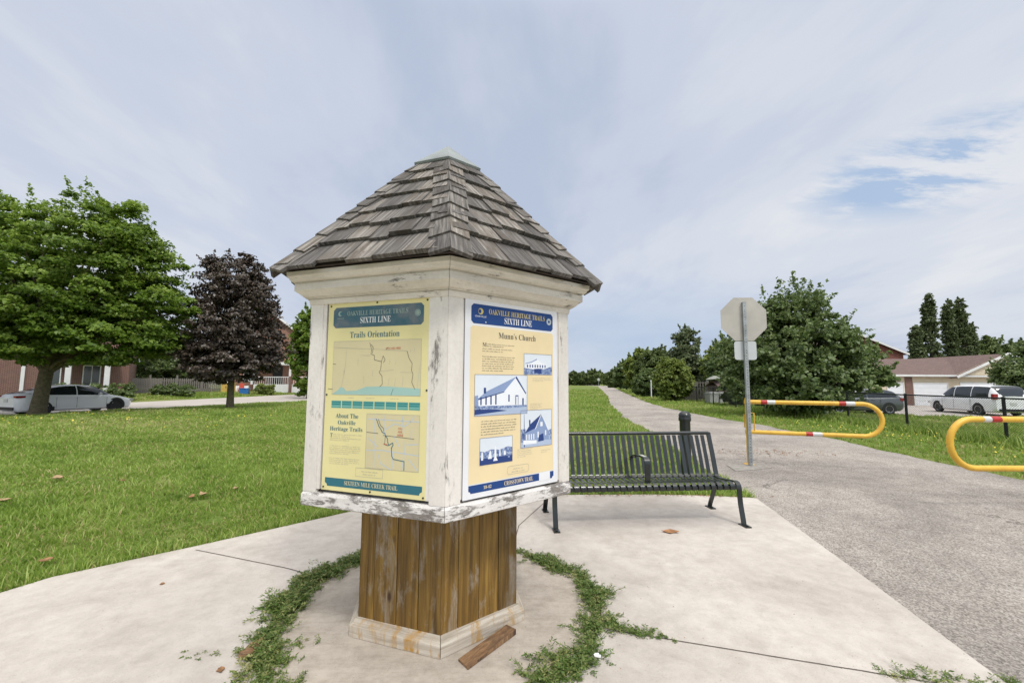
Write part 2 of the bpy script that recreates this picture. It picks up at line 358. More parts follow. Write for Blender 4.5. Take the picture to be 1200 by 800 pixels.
def ribbon(name,L,Rr,mat,dz,n=1):
    """draped surface between two edge lines"""
    def dense(P,t):
        P=np.array(P,float); d=np.r_[0,np.cumsum(np.hypot(*np.diff(P,axis=0).T))]; d/=d[-1]
        return np.stack([np.interp(t,d,P[:,0]),np.interp(t,d,P[:,1])],1)
    t=np.linspace(0,1,n); A=dense(L,t); B=dense(Rr,t); K=9; g=[]
    for k in range(K):
        p=A+(B-A)*k/(K-1); g.append(np.stack([p[:,0],p[:,1],H(p[:,0],p[:,1])+dz],1))
    V=np.stack(g,1).reshape(-1,3); i=np.arange((n-1)*(K-1)); a=(i//(K-1))*K+i%(K-1)
    o=fast_mesh(name,V,4,mat,idx=np.stack([a,a+1,a+K+1,a+K],1)); return tag(o,kind='structure')
G=lambda px,py,z=0: at(px,py,z)[:2]
wob=lambda P,a:[(x+random.uniform(-a,a),y+random.uniform(-a,a)) for x,y in P]
def densify(P,step):
    out=[]
    for i in range(len(P)-1):
        n=max(1,int(math.dist(P[i],P[i+1])/step))
        for k in range(n): out.append((P[i][0]+(P[i+1][0]-P[i][0])*k/n,P[i][1]+(P[i+1][1]-P[i][1])*k/n))
    return out+[P[-1]]
slab_right=[(1.2,-4),(2.0,0),(2.46,2.29),(2.74,3.63),(3.13,5.66)]
slab_back=[(3.13,5.70),(2.5,5.80),(1.84,5.84),(.72,5.80),(-.2,5.72),(-1,5.5),(-1.73,5.12),(-2.3,4.52),(-2.8,4.0),(-3.43,3.38),(-3.75,2.6),(-4.0,1),(-4.1,-4)]
trail_left=slab_right+[G(*p) for p in ((838,552),(764,504),(733,489),(715,472),(713,464),(701,451.2))]+[(24,150),(20,200)]
trail_left=[p for p in trail_left]
trail_right=[(7.9,-4),(7.9,3)]+[G(*p) for p in ((1200,556),(1100,537),(1000,515),(900,496),(872,492),(827,485),(777,475),(760,470),(740,462),(716,451.2))]+[(29,150),(25,200)]
TL=wob(densify(trail_left,.25)[:],0.); TL=[(x+((random.uniform(-.05,.05)+.05*math.sin(y*2.3)) if y>6.2 else 0),y) for x,y in TL]
TR=[(x+random.uniform(-.05,.05)+.06*math.sin(y*1.7),y) for x,y in densify(trail_right,.25)]
def strip_sheet(name,L,Rr,mat,z):
    L=np.array(L);Rr=np.array(Rr); dL=np.r_[0,np.cumsum(np.hypot(*np.diff(L,axis=0).T))]; dR=np.r_[0,np.cumsum(np.hypot(*np.diff(Rr,axis=0).T))]
    # match by y
    y=np.unique(np.concatenate([L[:,1],Rr[:,1]])); y=y[(y>=-4)&(y<=200)]
    A=np.stack([np.interp(y,L[:,1],L[:,0]),y,np.full(len(y),z)],1); B=np.stack([np.interp(y,Rr[:,1],Rr[:,0]),y,np.full(len(y),z)],1)
    V=np.stack([A,B],1).reshape(-1,3); i=np.arange(len(y)-1)*2
    return tag(fast_mesh(name,V,4,mat,idx=np.stack([i,i+1,i+3,i+2],1)),kind='structure'),y,A,B
trail,TY,TA,TB=strip_sheet('trail',TL,TR,M['worn_asphalt'],.008)
# street
near=[tuple(SP+SD*t) for t in (-30,0,20,45,75)]
far=[(-47,-3),(-31.5,24.),(-28.2,32.),(-24.6,44),(-20.5,57),(-12,78)]
street=ribbon('street',far,near,M['street_concrete'],.03,80)
drv=ribbon('driveway',[(23.6,50),(23.6,25.2)],[(60,50),(60,25.2)],M['street_concrete'],.02,30)
drv.name='driveway'

# ------------------------------------------------------------------ slab with the round bed
KX,KY=-.478,3.035; KPHI=-1.3945
def pip(x,y,P):
    P=np.array(P); x=np.asarray(x);y=np.asarray(y); r=np.zeros(x.shape,bool); n=len(P)
    for i in range(n):
        x0,y0=P[i];x1,y1=P[(i+1)%n]
        if y0==y1: continue
        c=((y0>y)!=(y1>y))&(x<(x1-x0)*(y-y0)/(y1-y0)+x0); r^=c
    return r
slab_poly=slab_right+slab_back
def ring_r(a): return 1.03+.03*math.sin(3*a+1)+.015*math.sin(7*a)
ringo=[(KX+(ring_r(a)+.03)*math.cos(a),KY+(ring_r(a)+.03)*math.sin(a)) for a in [2*math.pi*k/96 for k in range(96)]]
ringi=[(KX+(ring_r(a)+.005)*math.cos(a),KY+(ring_r(a)+.005)*math.sin(a)) for a in [2*math.pi*k/96 for k in range(96)]]
def poly_fill(name,loops,z0,z1,mat,kind='structure'):
    bm=bmesh.new(); es=[]
    for L in loops:
        vs=[bm.verts.new((x,y,z1)) for x,y in L]
        es+=[bm.edges.new((vs[i],vs[(i+1)%len(vs)])) for i in range(len(vs))]
    bmesh.ops.triangle_fill(bm,use_beauty=True,edges=es,normal=(0,0,1))
    for f in bm.faces:
        if f.normal.z<0: f.normal_flip()
    for L in loops:
        for i in range(len(L)):
            a,b=L[i],L[(i+1)%len(L)]
            q=[bm.verts.new(p) for p in ((a[0],a[1],z0),(b[0],b[1],z0),(b[0],b[1],z1),(a[0],a[1],z1))]; bm.faces.new(q)
    me=bpy.data.meshes.new(name); bm.to_mesh(me); bm.free(); me.materials.append(mat)
    o=bpy.data.objects.new(name,me); COL.objects.link(o); return tag(o,kind=kind)
SZ=.022
poly_fill('concrete_slab',[densify(slab_poly+[slab_poly[0]],.3)[:-1],ringo],-.05,SZ,M['slab_concrete'])
poly_fill('inner_concrete_disc',[ringi],-.05,SZ-.002,M['inner_concrete'])
poly_fill('soil_ring',[ringo[:],ringi[::-1]],-.06,.006,M['soil'])
jm=MB()
def joint(P,w=.008):
    P=densify(P,.06); Q=[(x+random.uniform(-.0015,.0015),y+random.uniform(-.0015,.0015)) for x,y in P]
    for i in range(len(Q)-1):
        a,b=Q[i],Q[i+1]; d=math.dist(a,b) or 1; n=(-(b[1]-a[1])/d*w/2,(b[0]-a[0])/d*w/2)
        jm.face([(a[0]-n[0],a[1]-n[1],SZ+.003),(b[0]-n[0],b[1]-n[1],SZ+.003),(b[0]+n[0],b[1]+n[1],SZ+.003),(a[0]+n[0],a[1]+n[1],SZ+.003)])
joint([G(232,651),G(340,672),G(372,681)]); joint([G(722,742),G(790,752),G(1100,800),(2.5,2.12)],.007); joint([(0.02,4.0),(.08,4.58),(.41,5.44),(.52,5.78)])
tag(jm.build('slab_joint_lines',M['joint']),kind='structure')
plain('footing',(.27,.25,.22),.9,scale=14,var=.3,bump=.4)
sp=[G(853,543),G(895,540),G(906,546),G(864,550)]
poly_fill('post_footing_pad',[sp],-.03,.018,M['footing'])

# ------------------------------------------------------------------ kiosk
kiosk=empty('information_kiosk','hexagonal white painted trail map kiosk with cedar shingle roof and stained board pedestal','kiosk',(KX,KY,SZ))
K0=SZ
def corner(k,r,z): a=KPHI+k*math.pi/3; return Vector((r*math.cos(a),r*math.sin(a),z-K0))
# k=0 front corner; corner(-1) = left corner, corner(1) = right corner ; face k joins corner k-1 and corner k  -> face 0 = left visible, face 1 = right visible
def hexloft(mb,prof,gap=.0012,r0=None):
    for k in range(6):
        A=[corner(k,r,z) for r,z in prof]; B=[corner(k+1,r,z) for r,z in prof]
        d=(B[0]-A[0]).normalized(); A=[p+d*gap for p in A]; B=[p-d*gap for p in B]; n=len(prof); r=random.random()
        acc=0
        for i in range(n):
            j=(i+1)%n; l=(A[i]-A[j]).length; L=(A[i]-B[i]).length
            mb.face([A[i],B[i],B[j],A[j]],[(k*9+0,acc),(k*9+L,acc),(k*9+L,acc+l),(k*9,acc+l)],r); acc+=l
        mb.face(A,r=r); mb.face(B[::-1],r=r)
# pedestal boards
PR=.548; mb=MB()
nb=[4,4,4,4,4,4]
for k in range(6):
    A=corner(k-1,PR,0);B=corner(k,PR,0); d=(B-A); L=d.length; d.normalize(); nrm=Vector((d.y,-d.x,0))
    if nrm.dot((A+B)/2-Vector((0,0,(A+B).z/2)))<0: nrm=-nrm
    w=[random.uniform(.85,1.15) for _ in range(nb[k])]; w[0]*=.85; sw=sum(w); u=0
    for q in w:
        ww=q/sw*L; c=A+d*(u+ww/2)-nrm*.011; c.z=(.04+.83)/2-K0
        rot=Matrix((d,nrm,Vector((0,0,1)))).transposed()
        mb.box(c+nrm*random.uniform(-.0015,.0015),(ww-.0045,.02,.79),rot,grain=2); u+=ww
mb.build('pedestal',M['stained_wood'],kiosk)
mb=MB(); mb.lathe([(PR-.03,0.02-K0),(PR-.03,.82-K0)],n=6); mb.build('pedestal_core',M['black_plastic'],kiosk).rotation_euler=(0,0,KPHI)
mb=MB(); hexloft(mb,[(PR-.02,SZ+.0005),(.600,SZ+.0005),(.600,.082),(.592,.092),(.576,.098),(.568,.112),(PR-.02,.114)],.0018); mb.build('base_trim',M['bare_wood'],kiosk)
# box
BR=.888; AP=BR*math.cos(math.pi/6); FW=BR
mb=MB(); mb.lathe([(0,.83-K0),(BR-.045,.83-K0),(BR-.045,1.96-K0),(0,1.96-K0)],n=6); mb.build('box_core',M['fence_wood'],kiosk).rotation_euler=(0,0,KPHI)
frames=[]
for k in range(6):
    A=corner(k-1,BR,0);B=corner(k,BR,0);d=(B-A).normalized();z=Vector((0,0,1));n=d.cross(z)
    if n.dot((A+B)/2)<0: n=-n
    rot=Matrix((d,n,z)).transposed(); mid=(A+B)/2; mid.z=-K0; frames.append((mid,d,n,rot))
st=MB(); tr=MB()
for k,(mid,d,n,rot) in enumerate(frames):
    for s in (-1,1):
        st.box(mid+d*s*(FW/2-.0445-.001)-n*.012+z*(.888+1.955)/2,(.087,.024,1.955-.888),rot)
        if k!=1: tr.box(mid+d*s*(FW/2-.0885-.0125)-n*.016+z*(.905+1.945)/2,(.023,.022,1.04),rot)
        else: tr.box(mid+d*s*(FW/2-.0885-.006)-n*.016+z*(.905+1.945)/2,(.011,.022,1.04),rot)
build_split(st,'corner_post',M['white_paint'],kiosk); build_split(tr,'panel_stop_moulding',M['white_paint'],kiosk)
mb=MB(); hexloft(mb,[(BR-.06,.812),(BR+.004,.812),(BR+.008,.816),(BR+.008,.872),(BR-.004,.8875),(BR-.06,.8885)]); mb.build('bottom_sill',M['peeling_paint'],kiosk)
mb=MB(); hexloft(mb,[(BR-.07,1.925),(BR+.006,1.925),(BR+.012,1.952),(BR+.010,1.957),(BR-.07,1.957)]); mb.build('top_rail',M['cornice_paint'],kiosk)
mb=MB(); hexloft(mb,[(BR-.07,1.9585),(BR+.018,1.9585),(BR+.018,1.966),(BR+.045,1.968),(BR+.078,1.990),(BR+.094,1.997),(BR+.094,2.034),(BR+.084,2.037),(BR+.084,2.043),(BR+.104,2.046),(BR+.118,2.052),(BR+.126,2.064),(BR+.138,2.072),(BR+.138,2.096),(BR-.07,2.098)]); mb.build('cornice',M['cornice_paint'],kiosk)
# roof
RE,ZE,ZA=1.062,2.108,3.215
mb=MB(); sl=Vector((0,0,1)); deck=MB()
for k in range(6):
    A=corner(k-1,RE-.02,ZE);B=corner(k,RE-.02,ZE);C=corner(k,.20,ZE+(ZA-ZE)*.79);D=corner(k-1,.20,ZE+(ZA-ZE)*.79); deck.face([A,B,C,D])
deck.face([corner(k,RE-.02,ZE) for k in range(6)][::-1]); deck.face([corner(k,.20,ZE+(ZA-ZE)*.79) for k in range(6)]); deck.build('roof_deck',M['dark_bark'],kiosk)
NC=9; shr=MB()
for k in range(6):
    A=corner(k-1,RE,ZE);B=corner(k,RE,ZE);C=Vector((0,0,ZA-K0)); mid=(A+B)/2; d=(B-A).normalized(); up=(C-mid); SLn=up.length; up.normalize(); nr=d.cross(up)
    if nr.dot(mid)<0: nr=-nr
    EX=.166
    for c in range(NC):
        y0=c*EX-(.018 if c==0 else 0)
        if y0>SLn-.36: break
        half=FW*1.0*RE/BR/2
        ln=EX*1.55
        def hw(y): return RE/2*(1-y/SLn)
        x=-hw(y0)-random.uniform(0,.08)
        while x<hw(y0):
            w=random.uniform(.10,.21); x1=x+w-.004
            # clip shingle to the hip lines (trapezoid)
            yb=y0+random.uniform(-.018,.018); yt=min(yb+ln,SLn-.02)
            lb,rb=max(x,-hw(yb)),min(x1,hw(yb)); lt,rt=max(x,-hw(yt)),min(x1,hw(yt))
            if rb-lb>.02:
                if rt<lt: lt=rt=max(min((lb+rb)/2,hw(yt)),-hw(yt)); 
                if lt>rt: lt=rt
                tb=random.uniform(.016,.027); tt=.003; lift=.012
                r=random.random(); P=lambda X,Y,Z: mid+d*X+up*Y+nr*Z
                b0,b1=P(lb,yb,.002+lift),P(rb,yb,.002+lift); b2,b3=P(rb,yb,.002+lift+tb),P(lb,yb,.002+lift+tb)
                t0,t1=P(lt,yt,.001),P(rt,yt,.001); t2,t3=P(rt,yt,.001+tt),P(lt,yt,.001+tt); o=r*31
                U=lambda X,Y:(X+o,Y+o*.3)
                shr.face([b3,b2,t2,t3],[U(lb,yb),U(rb,yb),U(rt,yt),U(lt,yt)],r); shr.face([b0,b1,b2,b3],[U(lb,0),U(rb,0),U(rb,.02),U(lb,.02)],r*.5)
                shr.face([b1,t1,t2,b2],[U(0,yb),U(0,yt),U(.01,yt),U(.01,yb)],r*.5); shr.face([t0,b0,b3,t3],[U(0,yt),U(0,yb),U(.01,yb),U(.01,yt)],r*.5); shr.face([b1,b0,t0,t1],[U(rb,yb),U(lb,yb),U(lt,yt),U(rt,yt)],r)
            x+=w
shr.build('shingle_roof',M['shingle_wood'],kiosk)
hip=MB()
for k in range(6):
    E0=corner(k,RE,ZE); C=Vector((0,0,ZA-K0)); up=(C-E0); HL=up.length; up.normalize()
    for s in (0,1):
        # the two roof planes beside this hip
        kk=k+s; A=corner(kk-1,RE,ZE);B=corner(kk,RE,ZE); mid=(A+B)/2; d=(B-A).normalized(); fu=(C-mid).normalized(); nr=d.cross(fu)
        if nr.dot(mid)<0: nr=-nr
        side=(mid-E0); side=(side-up*side.dot(up)).normalized()
        c=0; y=-.03
        while y<HL-.46:
            ln=.33; w=random.uniform(.088,.105)*(1 if y>0 else 1.05); r=random.random(); lb,lt=.036,.016; th=.018
            jy=random.uniform(-.008,.008)
            P=lambda X,Y,Z: E0+up*(Y)+side*X+nr*Z
            y0=y+jy; y1=min(y0+ln,HL-.31); e=-.012
            b0,b1,b2,b3=P(e,y0,lb-th),P(w,y0,lb-th),P(w,y0,lb),P(e,y0,lb); t0,t1,t2,t3=P(e,y1,lt-.012),P(w,y1,lt-.012),P(w,y1,lt),P(e,y1,lt); o=r*29
            U=lambda X,Y:(X+o,Y+o*.3)
            hip.face([b3,b2,t2,t3],[U(e,y0),U(w,y0),U(w,y1),U(e,y1)],r); hip.face([b0,b1,b2,b3],[U(e,0),U(w,0),U(w,.02),U(e,.02)],r*.5)
            hip.face([b1,t1,t2,b2],[U(0,y0),U(0,y1),U(.01,y1),U(.01,y0)],r*.4); hip.face([t0,b0,b3,t3],[U(0,y1),U(0,y0),U(.01,y0),U(.01,y1)],r*.5); hip.face([b1,b0,t0,t1],[U(w,y0),U(e,y0),U(e,y1),U(w,y1)],r*.5)
            y+=.166
hip.build('hip_shingles',M['shingle_wood'],kiosk)
mb=MB(); pr=[(.258,2.982),(.266,2.996),(.0,3.212)]
for k in range(6):
    for i in range(2):
        A=corner(k,pr[i][0],pr[i][1]);B=corner(k+1,pr[i][0],pr[i][1]);C=corner(k+1,pr[i+1][0],pr[i+1][1]);D=corner(k,pr[i+1][0],pr[i+1][1])
        mb.face([A,B,C,D] if i==0 else [A,B,C])
mb.face([corner(k,.258,2.982) for k in range(6)][::-1]); mb.build('metal_roof_cap',M['metal_cap'],kiosk)

# ------------------------------------------------------------------ posters
SERIF=lambda t:''.join(chr(0x1D400+ord(c)-65) if 'A'<=c<='Z' else chr(0x1D41A+ord(c)-97) if 'a'<=c<='z' else chr(0x1D7CE+ord(c)-48) if '0'<=c<='9' else c for c in t)
def text_mesh(body,serif=True):
    c=bpy.data.curves.new('lettering','FONT'); c.body=SERIF(body) if serif else body; c.resolution_u=3; c.offset=-.004
    o=bpy.data.objects.new('lettering_tmp',c); COL.objects.link(o); dg=bpy.context.evaluated_depsgraph_get(); dg.update()
    me=bpy.data.meshes.new_from_object(o.evaluated_get(dg)); bpy.data.objects.remove(o); bpy.data.curves.remove(c)
    co_=np.array([v.co[:] for v in me.vertices]); return me,co_
class Panel:
    def __init__(s,k,w,z0,z1,off,name,label,mat,dx=0):
        s.mid,s.d,s.n,s.rot=frames[k]; s.w=w;s.z0=z0;s.z1=z1;s.h=z1-z0;s.off=off;s.dx=dx
        mb=MB(); mb.box(s.mid+s.d*dx+s.n*(off-.002)+Vector((0,0,(z0+z1)/2)),(w,.004,s.h),s.rot); s.o=mb.build(name,mat,kiosk)
        if label: s.o['label']=label
    def P(s,u,v,l=0): return s.mid+s.d*(s.dx+(u-.5)*s.w)+s.n*(s.off+.0004*l)+Vector((0,0,s.z1-v*s.h))
    def poly(s,mb,pts,l,m=0): mb.face([s.P(u,v,l) for u,v in pts][::-1] if False else [s.P(u,v,l) for u,v in pts],r=0,m=m)
    def rect(s,mb,u0,v0,u1,v1,l,m=0): s.poly(mb,[(u0,v1),(u1,v1),(u1,v0),(u0,v0)],l,m)
    def line(s,mb,pts,wd,l,m=0):
        for i in range(len(pts)-1):
            (u0,v0),(u1,v1)=pts[i],pts[i+1]; dx,dy=(u1-u0)*s.w,(v1-v0)*s.h; L=math.hypot(dx,dy) or 1; nx,ny=-dy/L*wd/2/s.w,dx/L*wd/2/s.h
            ex,ey=dx/L*wd*.3/s.w,dy/L*wd*.3/s.h
            s.poly(mb,[(u0-nx-ex,v0-ny-ey),(u1-nx+ex,v1-ny+ey),(u1+nx+ex,v1+ny+ey),(u0+nx-ex,v0+ny-ey)],l+(i%2)*.15,m)
    def text(s,body,u0,u1,v0,v1,l,mat,serif=True,name='lettering'):
        me,c=text_mesh(body,serif); a,b=c.min(0),c.max(0)
        q=[s.P(u0+(x-a[0])/(b[0]-a[0])*(u1-u0),v1-(y-a[1])/(b[1]-a[1])*(v1-v0),l) for x,y,_ in c]
        me.vertices.foreach_set('co',np.array([p[:] for p in q],dtype=np.float32).ravel()); me.materials.clear(); me.materials.append(M[mat]); me.name=name
        o=bpy.data.objects.new(name,me); COL.objects.link(o); o.parent=s.o; return o
    def para(s,mb,u0,v0,u1,v1,n,l,m=0,th=.32,center=False,last=.6):
        dv=(v1-v0)/n
        for i in range(n):
            u=u0; e=u1-(random.uniform(0,.02) if i<n-1 else (u1-u0)*(1-last)); vv=v0+i*dv
            if center: k=random.uniform(0,.05); u+=k; e=u1-k
            while u<e-.006:
                wl=min(random.uniform(.012,.045),e-u); 
                # a word: short strokes of uneven height
                x=u
                while x<u+wl:
                    hh=random.choice((.5,.5,.5,.8)); s.rect(mb,x,vv+dv*(.8-hh*.9*.6),x+.0038,vv+dv*.8,l,m); x+=.0072
                u+=wl+.009
def notch(u0,v0,u1,v1,a,b): return [(u0+a,v1),(u1-a,v1),(u1,v1-b),(u1,v0+b),(u1-a,v0),(u0+a,v0),(u0,v0+b),(u0,v1-b)]
# left poster
p1=Panel(0,.655,.905,1.930,-.006,'orientation_poster','faded yellow Trails Orientation map poster with teal banners',M['p_yellow'],.008)
b=MB(); p1.poly(b,notch(.055,.028,.945,.140,.025,.016),2); b.build('top_banner',M['p_banner_faded'],p1.o)
b=MB(); p1.poly(b,[(.06,.978),(.94,.978),(.945,.968),(.965,.960),(.965,.935),(.035,.935),(.035,.96),(.055,.968)],2); b.build('bottom_banner',M['p_teal'],p1.o)
p1.text('OAKVILLE HERITAGE TRAILS',.20,.80,.050,.076,3,'p_fade'); p1.text('SIXTH LINE',.335,.635,.086,.118,3,'p_white')
p1.text('Trails Orientation',.235,.725,.163,.196,3,'p_teal')
b=MB()
def circ(p,mb,cu,cv,r,l,m,a0=0,a1=2*math.pi,n=20): p.poly(mb,[(cu+r*math.cos(a0+(a1-a0)*i/n)/p.w,cv+r*math.sin(a0+(a1-a0)*i/n)/p.h) for i in range(n)][::-1],l,m)
def ringl(p,mb,cu,cv,r,wd,l,m=0): p.line(mb,[(cu+r*math.cos(2*math.pi*i/20)/p.w,cv+r*math.sin(2*math.pi*i/20)/p.h) for i in range(21)],wd,l,m)
circ(p1,b,.125,.062,.014,3,0); circ(p1,b,.135,.062,.009,3.6,1); circ(p1,b,.89,.078,.018,3,0); ringl(p1,b,.89,.078,.013,.002,3.6,1); build_split(b,'emblem',[M['p_fade'],M['p_teal']],p1.o)
p1.text('OAKVILLE',.095,.165,.084,.092,3,'p_fade',False)
b=MB(); p1.rect(b,.07,.213,.93,.498,2,0); p1.line(b,[(.07,.213),(.93,.213),(.93,.498),(.07,.498),(.07,.213)],.0015,3,2)
p1.poly(b,[(.07,.4972),(.93,.4972),(.93,.462),(.80,.458),(.62,.452),(.42,.455),(.32,.476),(.20,.480),(.13,.476)],3,1)
p1.poly(b,[(.12,.482),(.22,.482),(.19,.462),(.16,.458)],3.4,1)
rd=[([(.07,.245),(.45,.258),(.80,.272)],2),([(.21,.25),(.20,.34),(.18,.42),(.165,.46)],2),([(.44,.225),(.46,.262),(.455,.285),(.49,.292),(.49,.315),(.56,.325),(.555,.365),(.54,.38),(.57,.40),(.575,.44),(.55,.455)],3),([(.455,.235),(.475,.25),(.47,.28)],3),
    ([(.56,.325),(.575,.295),(.595,.315),(.58,.33)],3),([(.55,.375),(.68,.368)],2),([(.74,.38),(.86,.382)],2),([(.80,.272),(.82,.31),(.85,.335),(.845,.37),(.86,.39),(.85,.43),(.88,.465)],3),([(.92,.35),(.90,.46)],1),
    ([(.68,.465),(.66,.496)],3),([(.35,.29),(.45,.292)],2),([(.33,.31),(.325,.34)],2),([(.64,.315),(.635,.34)],2),([(.70,.32),(.695,.34)],2),([(.64,.41),(.63,.45)],2),([(.70,.41),(.69,.45)],2),([(.77,.40),(.765,.45)],2),([(.39,.40),(.395,.44)],2),([(.48,.37),(.475,.40)],2),
    ([(.19,.372),(.188,.392)],4),([(.03,.468),(.075,.47)],4),([(.07,.335),(.10,.336)],4),([(.835,.262),(.83,.28)],2),([(.87,.258),(.865,.275)],2),([(.60,.262),(.62,.252)],4)]
for P_,m in rd: p1.line(b,P_,.0022 if m in(3,4) else .0014,4,m)
b.build('region_map',[M['p_map'],M['p_lake'],M['p_grey'],M['p_ink'],M['p_ink']],p1.o)
p1.text('YOU ARE HERE',.60,.74,.251,.262,4.5,'p_red',False)
b=MB(); [(p1.para(b,u,.509,v,.518,1,3),b.build('legend_caption',M['p_grey'],p1.o),b.__init__()) for u,v in ((.24,.34),(.42,.56),(.66,.78))]
b=MB()
for i in range(8):
    u=.07+i*.1085; p1.rect(b,u,.531,u+.10,.569,2,0); p1.rect(b,u+.004,.537,u+.096,.540,3,1); p1.rect(b,u+.004,.548,u+.090,.551,3,1); p1.rect(b,u,.558,u+.10,.561,3,2)
b.build('legend_blocks',[M['p_teal_light'],M['p_teal'],M['p_lake']],p1.o)
p1.text('About The',.12,.35,.598,.622,3,'p_teal'); p1.text('Oakville',.145,.325,.634,.656,3,'p_teal'); p1.text('Heritage Trails',.065,.395,.667,.695,3,'p_teal'); p1.text('T',.07,.095,.703,.722,3,'p_teal')
for A_ in (((.10,.702,.39,.722,2,3),(.07,.722,.39,.742,2,3)),((.07,.762,.39,.812,5,3),),((.07,.826,.39,.864,4,3),)):
    b=MB(); [p1.para(b,*q) for q in A_]; b.build('paragraph',M['p_grey'],p1.o)
b=MB(); p1.rect(b,.435,.594,.93,.868,2,0); p1.line(b,[(.435,.594),(.93,.594),(.93,.868),(.435,.868),(.435,.594)],.002,3,4)
for P_ in ([(.44,.62),(.93,.626)],[(.44,.78),(.60,.775),(.93,.79)],[(.52,.595),(.51,.70),(.52,.865)],[(.56,.80),(.58,.84),(.68,.868)],[(.62,.67),(.70,.64),(.80,.65),(.86,.62),(.88,.60)],[(.60,.60),(.61,.70)],[(.70,.70),(.75,.75)],[(.79,.72),(.80,.78),(.78,.865)],[(.82,.74),(.92,.735)],[(.84,.81),(.92,.86)],[(.46,.72),(.55,.76)],[(.77,.60),(.79,.68)],[(.86,.66),(.86,.72)],[(.69,.78),(.70,.86)]): p1.line(b,P_,.0045,3,1)
for P_ in ([(.44,.688),(.55,.692)],[(.60,.700),(.885,.710)]): p1.line(b,P_,.0022,4,2)
p1.line(b,[(.53,.62),(.545,.64),(.555,.655),(.575,.67),(.59,.685),(.615,.69),(.62,.70),(.64,.715),(.645,.735),(.655,.748),(.69,.735),(.695,.745),(.68,.76),(.685,.80),(.70,.815),(.80,.822),(.80,.866)],.004,4.4,3)
p1.line(b,[(.55,.62),(.57,.65),(.60,.665),(.605,.68)],.0025,4.6,2); p1.line(b,[(.62,.70),(.615,.745),(.65,.75)],.0022,4.6,2); p1.line(b,[(.605,.742),(.64,.746)],.003,4.8,5)
b.build('trail_map',[M['p_map'],M['p_road'],M['p_ink'],M['p_teal'],M['p_grey'],M['p_red']],p1.o)
p1.text('YOU',.735,.775,.658,.668,4.5,'p_red',False); p1.text('ARE',.735,.775,.674,.684,4.5,'p_red',False); p1.text('HERE',.73,.785,.690,.701,4.5,'p_red',False)
b=MB(); p1.line(b,[(.345,.872),(.605,.872),(.605,.915),(.345,.915),(.345,.872)],.0016,3); p1.para(b,.38,.880,.57,.908,2,3,center=True,last=1); b.build('note_box',M['p_grey'],p1.o)
p1.text('SIXTEEN MILE CREEK TRAIL',.235,.745,.944,.966,3,'p_map')
b=MB()
for u,v in ((.025,.018),(.5,.012),(.975,.016),(.015,.50),(.985,.47),(.02,.985),(.49,.987),(.975,.988)):
    c=p1.P(u,v,0); b.lathe([(.0055,0),(.005,.003),(0,.004)],c,8,Matrix((p1.d,Vector((0,0,1)),p1.n)).transposed())
build_split(b,'screw',M['black_metal'],p1.o)
# right poster
p2=Panel(1,.680,.900,1.938,.004,'church_history_poster',"white bordered Munn's Church poster with deep blue banner and old photographs",M['p_board'],-.004)
b=MB(); p2.poly(b,notch(.055,.032,.945,.133,.022,.014),2); b.build('top_banner',M['p_blue'],p2.o)
b=MB(); p2.poly(b,[(.05,.93),(.95,.93),(.95,.155),(.93,.145),(.07,.145),(.05,.155)],1); b.build('cream_field',M['p_cream'],p2.o)
b=MB(); p2.poly(b,[(.07,.974),(.93,.974),(.935,.966),(.95,.962),(.95,.935),(.05,.935),(.05,.962),(.065,.966)],2); b.build('bottom_banner',M['p_blue'],p2.o)
b=MB(); p2.rect(b,.775,.9315,.905,.978,3); b.build('tape_patch',M['p_board'],p2.o)
p2.text('OAKVILLE HERITAGE TRAILS',.225,.845,.050,.078,3,'p_gold'); p2.text('SIXTH LINE',.385,.690,.086,.120,3,'p_white'); p2.text("Munn's Church",.325,.735,.168,.200,3,'p_ink')
p2.text('CROSSTOWN TRAIL',.395,.705,.943,.966,3,'p_cream'); p2.text('18-42',.19,.265,.946,.962,3,'p_cream')
b=MB(); circ(p2,b,.145,.068,.017,3,0); circ(p2,b,.138,.068,.011,3.5,1); circ(p2,b,.148,.068,.010,3.9,0,-math.pi/2,math.pi/2); circ(p2,b,.897,.078,.020,3,2); ringl(p2,b,.897,.078,.016,.0016,3.5,1); circ(p2,b,.897,.078,.009,3.8,1); circ(p2,b,.195,.122,.004,3,2)
build_split(b,'emblem',[M['p_gold'],M['p_blue'],M['p_pale']],p2.o); p2.text('OAKVILLE',.09,.20,.090,.099,3,'p_white',False)
p2.text('M',.165,.205,.228,.248,3,'p_ink')
for A_ in (((.21,.228,.50,.250,2,3),(.165,.252,.50,.276,2,3)),((.165,.292,.50,.376,7,3),),((.16,.620,.52,.700,6,3),)):
    b=MB(); [p2.para(b,*q) for q in A_]; b.build('paragraph',M['p_ink'],p2.o)
for q in ((.70,.402,.93,.428,3,3),(.67,.545,.82,.580,4,3),(.80,.805,.93,.825,2,3),(.53,.785,.70,.835,5,3)):
    b=MB(); p2.para(b,*q); b.build('photo_caption',M['p_grey'],p2.o)
pm=[M['ph_sky'],M['ph_light'],M['ph_mid'],M['ph_dark'],M['ph_grnd'],M['ph_mottle']]
def photo(u0,v0,u1,v1,items,name='photograph'):
    b=MB(); X=lambda u:u0+(u1-u0)*u; Y=lambda v:v0+(v1-v0)*v
    p2.rect(b,u0,v0,u1,v1,3,0)
    for l,m,pts in items: p2.poly(b,[(X(min(1,max(0,a))),Y(min(1,max(0,c)))) for a,c in pts],3.4+l*.35,m)
    p2.line(b,[(u0,v0),(u1,v0),(u1,v1),(u0,v1),(u0,v0)],.0014,3+3.2,3); return b.build(name,pm,p2.o)
B=lambda a,c,d,e:[(a,e),(d,e),(d,c),(a,c)]
